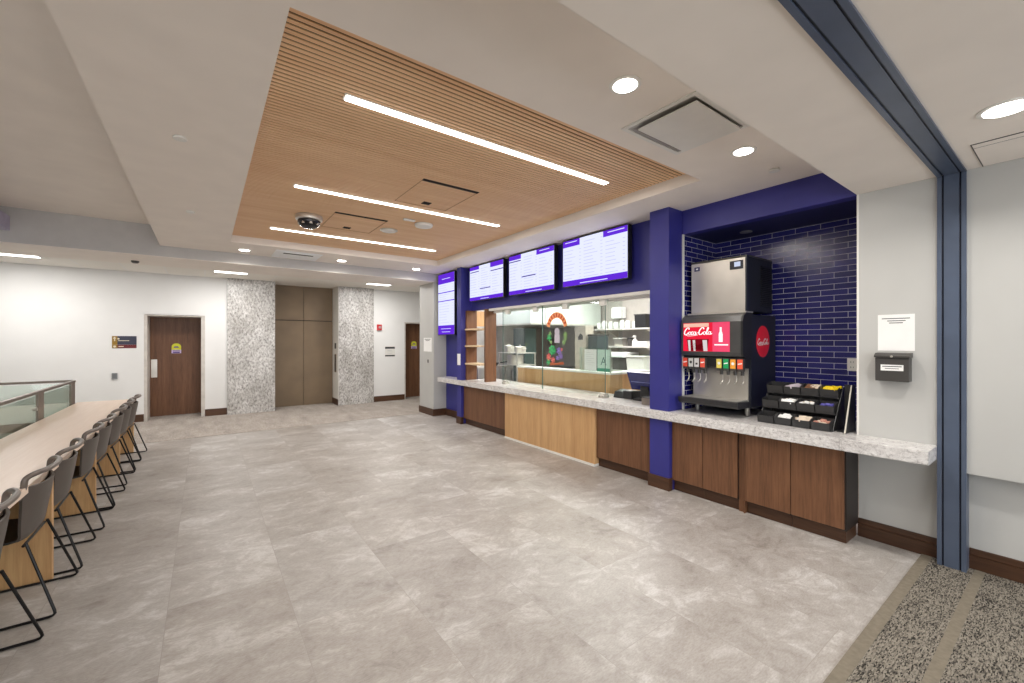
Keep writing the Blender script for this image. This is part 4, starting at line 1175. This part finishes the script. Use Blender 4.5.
t = thing('pier_notice', 'white paper notice on the grey pier beside the tall menu screen', 'notice', (3.95, 8.53, 1.38))
f = right_wall(3.9495, 8.53, 1.38)
b = B(); slab(b, f, -0.20, 0, 0.20, 0.30, 0.0015); obj('sheet', b, M_paper, t)
b = B(); lines(b, f, [(-0.15, 0.15, 0.27, 0.012), (-0.1, 0.1, 0.24, 0.010)], 0.0016); obj('small_print', b, M_ink, t)
t = thing('light_switch', 'tiny dark switch on the grey pier below the notice', 'switch', (3.95, 8.50, 1.16))
f = right_wall(3.9495, 8.50, 1.17)
b = B(); slab(b, f, -0.07, -0.06, 0.07, 0.06, 0.004); obj('plate', b, M_greyw, t)
b = B(); slab(b, f, -0.03, -0.035, 0.03, 0.035, 0.002, 0.0042); obj('rocker', b, M_dial, t)
t = thing('pilaster_notice', 'narrow white card on the far blue pilaster above the counter', 'notice', (3.998, 7.22, 1.14))
f = right_wall(3.9995, 7.215, 1.14)
b = B(); slab(b, f, -0.055, 0, 0.065, 0.22, 0.004); obj('sheet', b, M_paper, t)

t = thing('direction_sign', 'dark slate and maroon direction sign with a gold side on the white wall', 'sign', (-1.27, 11.1, 1.59))
f = back_wall(-1.272, 11.0995, 1.588)
b = B(); slab(b, f, -0.178, -0.05, 0.178, 0.118, 0.006); obj('upper_panel', b, paint('sign_slate', (58, 60, 78), 0.5), t)
b = B(); slab(b, f, -0.178, -0.118, 0.178, -0.052, 0.006); obj('lower_panel', b, paint('sign_maroon', (108, 40, 44), 0.5), t)
b = B(); slab(b, f, -0.178, -0.05, -0.10, 0.118, 0.001, 0.0062); slab(b, f, -0.178, -0.118, -0.10, -0.052, 0.001, 0.0062); obj('gold_end', b, paint('sign_gold', (150, 116, 40), 0.5), t)
b = B(); outline(b, f, [(-0.147, 0.02), (-0.132, 0.02), (-0.132, 0.07), (-0.115, 0.07), (-0.14, 0.105), (-0.165, 0.07), (-0.147, 0.07)], 0.0006, 0.0074)
disc(b, f, -0.14, -0.085, 0.02, 0.0006, 0.0074, 14); disc(b, f, -0.085, 0.065, 0.016, 0.0006, 0.0063, 12)
lines(b, f, [(-0.09, 0.07, 0.028, 0.012), (-0.085, -0.01, -0.085, 0.016)], 0.0063)
obj('sign_marks', b, paint('sign_cream', (226, 216, 190), 0.6), t)
t = thing('wall_control', 'small square grey wall control below the direction sign', 'wall control', (-1.41, 11.1, 0.93))
f = back_wall(-1.412, 11.0995, 0.93)
b = B(); slab(b, f, -0.04, -0.058, 0.04, 0.058, 0.02); obj('case', b, paint('mid_grey_plastic', (126, 128, 130), 0.4), t)
b = B(); slab(b, f, -0.025, -0.04, 0.025, 0.04, 0.002, 0.0202); obj('face', b, paint('grey_face', (108, 110, 112), 0.4), t)

def door_sticker(x, y, z, label):
    t = thing('door_sticker', label, 'sticker', (x, y, z), 'door stickers')
    f = back_wall(x, y - 0.0005, z)
    b = B(); outline(b, f, [(-0.08, 0), (0.08, 0)] + [(0.08*math.cos(PI*k/12), 0.07 + 0.07*math.sin(PI*k/12)) for k in range(13)], 0.0012); obj('yellow_top', b, paint('lime_yellow', (214, 214, 48), 0.5), t)
    b = B(); slab(b, f, -0.082, -0.075, 0.082, -0.001, 0.0012); obj('lilac_band', b, paint('lilac_label', (206, 186, 222), 0.5), t)
    b = B(); outline(b, f, [(-0.05, 0.045), (0.05, 0.045), (0.03, 0.075), (-0.03, 0.075)], 0.0006, 0.0013); lines(b, f, [(-0.06, 0.06, -0.02, 0.014), (-0.06, 0.06, -0.055, 0.03)], 0.0013)
    obj('sticker_marks', b, paint('sticker_ink', (96, 76, 140), 0.6), t)
door_sticker(-0.50, 11.62, 1.42, 'yellow and lilac sticker on the wide walnut door beside the direction sign')
door_sticker(4.86, 11.42, 1.47, 'yellow and lilac sticker on the door beside the grey pier')

t = thing('fire_alarm', 'red fire alarm pull box on the white wall beside the stone slab', 'fire alarm', (3.74, 11.08, 1.98))
f = back_wall(3.735, 11.0795, 1.975)
b = B(); slab(b, f, -0.06, -0.075, 0.06, 0.075, 0.045); obj('case', b, paint('alarm_red', (196, 34, 40), 0.4), t)
b = B(); slab(b, f, -0.025, -0.03, 0.04, 0.035, 0.008, 0.0452); obj('pull_handle', b, paint('alarm_grey', (176, 160, 160), 0.4), t)
t = thing('room_sign', 'white room sign with two black bars on the wall beside the small door', 'sign', (4.03, 11.08, 1.33))
f = back_wall(4.03, 11.0795, 1.33)
b = B(); slab(b, f, -0.135, -0.15, 0.135, 0.14, 0.003); obj('plate', b, M_plast, t)
for c0, c1 in ((0.075, 0.125), (-0.13, -0.095)):
    b = B(); slab(b, f, -0.135, c0, 0.135, c1, 0.001, 0.0032); obj('black_bar', b, M_ink, t)
b = B(); lines(b, f, [(-0.07, 0.06, 0.03 - 0.04*k, 0.008) for k in range(3)], 0.0032); obj('small_print', b, paint('faint_print', (190, 192, 192), 0.8), t)
t = thing('lift_call_panel', 'slim dark call panel on the white jamb of the lift opening', 'call panel', (2.67, 11.3, 0.85))
obj('plate', B().box(2.68, 2.6875, 11.22, 11.36, 0.82, 1.28), M_bronze, t)
obj('button', B().box(2.674, 2.6795, 11.24, 11.34, 0.84, 1.26), M_dial, t)
obj('indicator', B().box(2.68, 2.6875, 11.22, 11.36, 1.42, 1.56), M_dial, t)

# ------------------------------------------------------------------ bar table, chairs, railing
t = thing('bar_table', 'long pale oak bar table with oak panel legs along the glass railing', 'table', (-1.12, 5.0, 0))
obj('table_top', B().box(-1.405, -0.82, 1.2, 8.12, 0.728, 0.77, 0.003), M_oaktop, t)
for y in (1.32, 2.70, 4.085, 5.475, 6.845, 8.06):
    obj('panel_leg', B().box(-1.38, -0.828, y, y + 0.045, 0.0, 0.727), M_oak, t)
obj('under_rail', B().box(-1.30, -1.26, 1.37, 8.05, 0.60, 0.727), M_oak, t)

def make_chair(loc, label):
    t = thing('bar_chair', label, 'chair', loc, 'black chairs along the bar table')
    X0, Y0, Z0 = loc
    def W(p):
        return (X0 + p[0], Y0 + p[1], Z0 + p[2])
    # side profile: the table is towards -x, the back towards +x
    def shell(path, half, name, crown, m, thick=0.012):
        path = smooth(path, 4)
        b = B(); ns = 10; rows = []
        for q in (0, 1):
            g = []
            for i, (x, z) in enumerate(path):
                a = path[max(0, i-1)]; c = path[min(len(path)-1, i+1)]
                dx, dz = c[0]-a[0], c[1]-a[1]; d = math.hypot(dx, dz) or 1
                nx, nz = -dz/d, dx/d
                u = i/(len(path)-1)
                hw = half(u)
                row = []
                for k in range(ns+1):
                    s = -1 + 2*k/ns
                    lift = crown(u) * (abs(s)**2.4)
                    row.append(b.bm.verts.new(W((x + nx*(lift + thick*q), s*hw, z + nz*(lift + thick*q)))))
                g.append(row)
            rows.append(g)
        A, Bq = rows
        n = len(A)
        for i in range(n-1):
            for k in range(ns):
                b.bm.faces.new((A[i][k], A[i][k+1], A[i+1][k+1], A[i+1][k]))
                b.bm.faces.new((Bq[i][k], Bq[i+1][k], Bq[i+1][k+1], Bq[i][k+1]))
        for i in range(n-1):
            b.bm.faces.new((A[i][0], A[i+1][0], Bq[i+1][0], Bq[i][0]))
            b.bm.faces.new((A[i][ns], Bq[i][ns], Bq[i+1][ns], A[i+1][ns]))
        for k in range(ns):
            b.bm.faces.new((A[0][k], Bq[0][k], Bq[0][k+1], A[0][k+1]))
            b.bm.faces.new((A[n-1][k], A[n-1][k+1], Bq[n-1][k+1], Bq[n-1][k]))
        return obj(name, b, m, t, sm=True)
    shell([(-0.25, 0.425), (-0.235, 0.448), (-0.10, 0.445), (0.06, 0.432), (0.135, 0.440)], lambda u: 0.215 + 0.015*math.sin(PI*u), 'seat', lambda u: 0.022, M_black)
    shell([(0.135, 0.442), (0.165, 0.475), (0.182, 0.56), (0.200, 0.66), (0.214, 0.755)], lambda u: 0.218 + 0.022*u, 'backrest', lambda u: 0.02 + 0.05*u, M_chair)
    # bent rim standing off the top of the backrest, with a hand gap below it
    rim = smooth([(0.125, -0.232, 0.70), (0.150, -0.246, 0.765), (0.158, -0.245, 0.815), (0.185, -0.215, 0.835), (0.222, -0.12, 0.838), (0.232, 0.0, 0.838),
                  (0.222, 0.12, 0.838), (0.185, 0.215, 0.835), (0.158, 0.245, 0.815), (0.150, 0.246, 0.765), (0.125, 0.232, 0.70)], 5)
    obj('top_rim', B().tube([W(p) for p in rim], 0.015, 10), M_rim, t, sm=True)
    # wire sled on each side: down the front, along the floor, up to the seat back
    for s in (-1, 1):
        ya, yb = s*0.205, s*0.268
        p = [(-0.16, ya, 0.432), (-0.257, yb - s*0.004, 0.04), (-0.26, yb, 0.022), (-0.255, yb, 0.012), (-0.24, yb, 0.0085), (0.25, yb, 0.0085), (0.27, yb, 0.012), (0.278, yb, 0.022), (0.275, yb - s*0.003, 0.04), (0.150, ya, 0.440)]
        obj('sled_leg', B().tube([W(q) for q in p], 0.0075, 8), M_rod, t, sm=True)
    obj('under_frame', B().tube([W((-0.15, -0.205, 0.425)), W((-0.15, 0.205, 0.425))], 0.0075).tube([W((0.14, -0.205, 0.425)), W((0.14, 0.205, 0.425))], 0.0075), M_rod, t)
    return t
ORD = ['first chair of the row, at the cut-off end of the bar table', 'second chair of the row along the bar table', 'third chair of the row along the bar table', 'fourth chair of the row along the bar table',
       'fifth chair of the row along the bar table', 'third chair from the walnut door end of the row', 'second chair from the walnut door end of the row',
       'last chair of the row, at the walnut door end of the table']
CY = [3.035, 3.80, 4.425, 5.20, 5.80, 6.565, 7.18, 7.78]
CX = -0.982
proto = make_chair((CX, CY[0], 0), 'black wire-legged ' + ORD[0])
for k in range(1, 8):
    dup(proto, (CX + (0.0, 0.0, -0.002, 0.004, 0.006, 0.008, 0.012, 0.016)[k], CY[k], 0), 'black wire-legged ' + ORD[k], rz=random.uniform(-0.03, 0.03))

# stair railing behind the table
t = thing('glass_railing', 'glass railing with steel posts and handrail behind the bar table', 'railing', (-1.44, 5.5, 0))
obj('handrail', B().box(-1.455, -1.415, 1.0, 8.1, 1.045, 1.075, 0.004), M_rail, t)
obj('handrail', B().box(-4.55, -1.456, 8.14, 8.185, 1.045, 1.075, 0.004), M_rail, t)
for y in (2.2, 4.4, 6.62, 7.98):
    p = obj('post', B().box(-1.44, -1.42, y - 0.10, y + 0.10, 0, 1.045), M_rail, t)
    if y < 7.9:
        for s in (-1, 1):
            obj('glass_clamp', B().cyl((-1.452, y + s*0.12, 0.89), 0.02, 0.03, 'X', 12).box(-1.445, -1.425, y + min(0, s*0.13), y + max(0, s*0.13), 0.884, 0.896), M_steel, p)
for y0, y1 in ((1.0, 2.09), (2.31, 4.29), (4.51, 6.49), (6.76, 7.87)):
    obj('glass_pane', B().box(-1.437, -1.425, y0, y1, 0.08, 1.03), M_gglass, t)
obj('glass_pane', B().box(-4.5, -1.50, 8.155, 8.167, 0.08, 1.03), M_gglass, t)
for x in (-2.9, -1.47):
    obj('post', B().box(x - 0.02, x + 0.02, 8.15, 8.17, 0, 1.045), M_rail, t)
obj('base_shoe', B().box(-1.46, -1.40, 1.0, 8.1, 0, 0.09), M_rail, t)
obj('base_shoe', B().box(-4.55, -1.461, 8.13, 8.19, 0, 0.09), M_rail, t)

# ------------------------------------------------------------------ light, camera, view
# unseen ceiling panels added behind the camera as frontal fill
for x in (-3.2, 0.4, 3.2):
    t = thing('fill_light', 'added square fill light behind the camera, out of view', 'ceiling light', (x, -1.9, ZB), 'added fill lights')
    obj('lens', B().box(x - 0.3, x + 0.3, -2.2, -1.6, ZB - 0.012, ZB - 0.001), M_trof, t)
    lamp('fill_lamp', (x, -1.9, ZB - 0.03), 0.6, 20, (1.0, 0.97, 0.94), t, 'RECTANGLE', 0.6)

w = bpy.data.worlds.new('ambient_fill'); SC.world = w; w.use_nodes = True  # even fill glow added, let in through the open rear of the room
w.node_tree.nodes['Background'].inputs['Color'].default_value = (0.93, 0.96, 1.0, 1)
w.node_tree.nodes['Background'].inputs['Strength'].default_value = 2.8

cam = bpy.data.cameras.new('camera'); cam.sensor_width = 36.0; cam.lens = 419.0/1024*36
cam.clip_start = 0.05
co = bpy.data.objects.new('camera', cam); COL.objects.link(co)
co.location = (0, 0, 1.6); co.rotation_euler = (PI/2, 0, -math.radians(36.23))
SC.camera = co
SC.view_settings.view_transform = 'Standard'
SC.view_settings.look = 'None'
SC.view_settings.gamma = 1.0
SC.view_settings.use_curve_mapping = False
SC.view_settings.exposure = 0.12
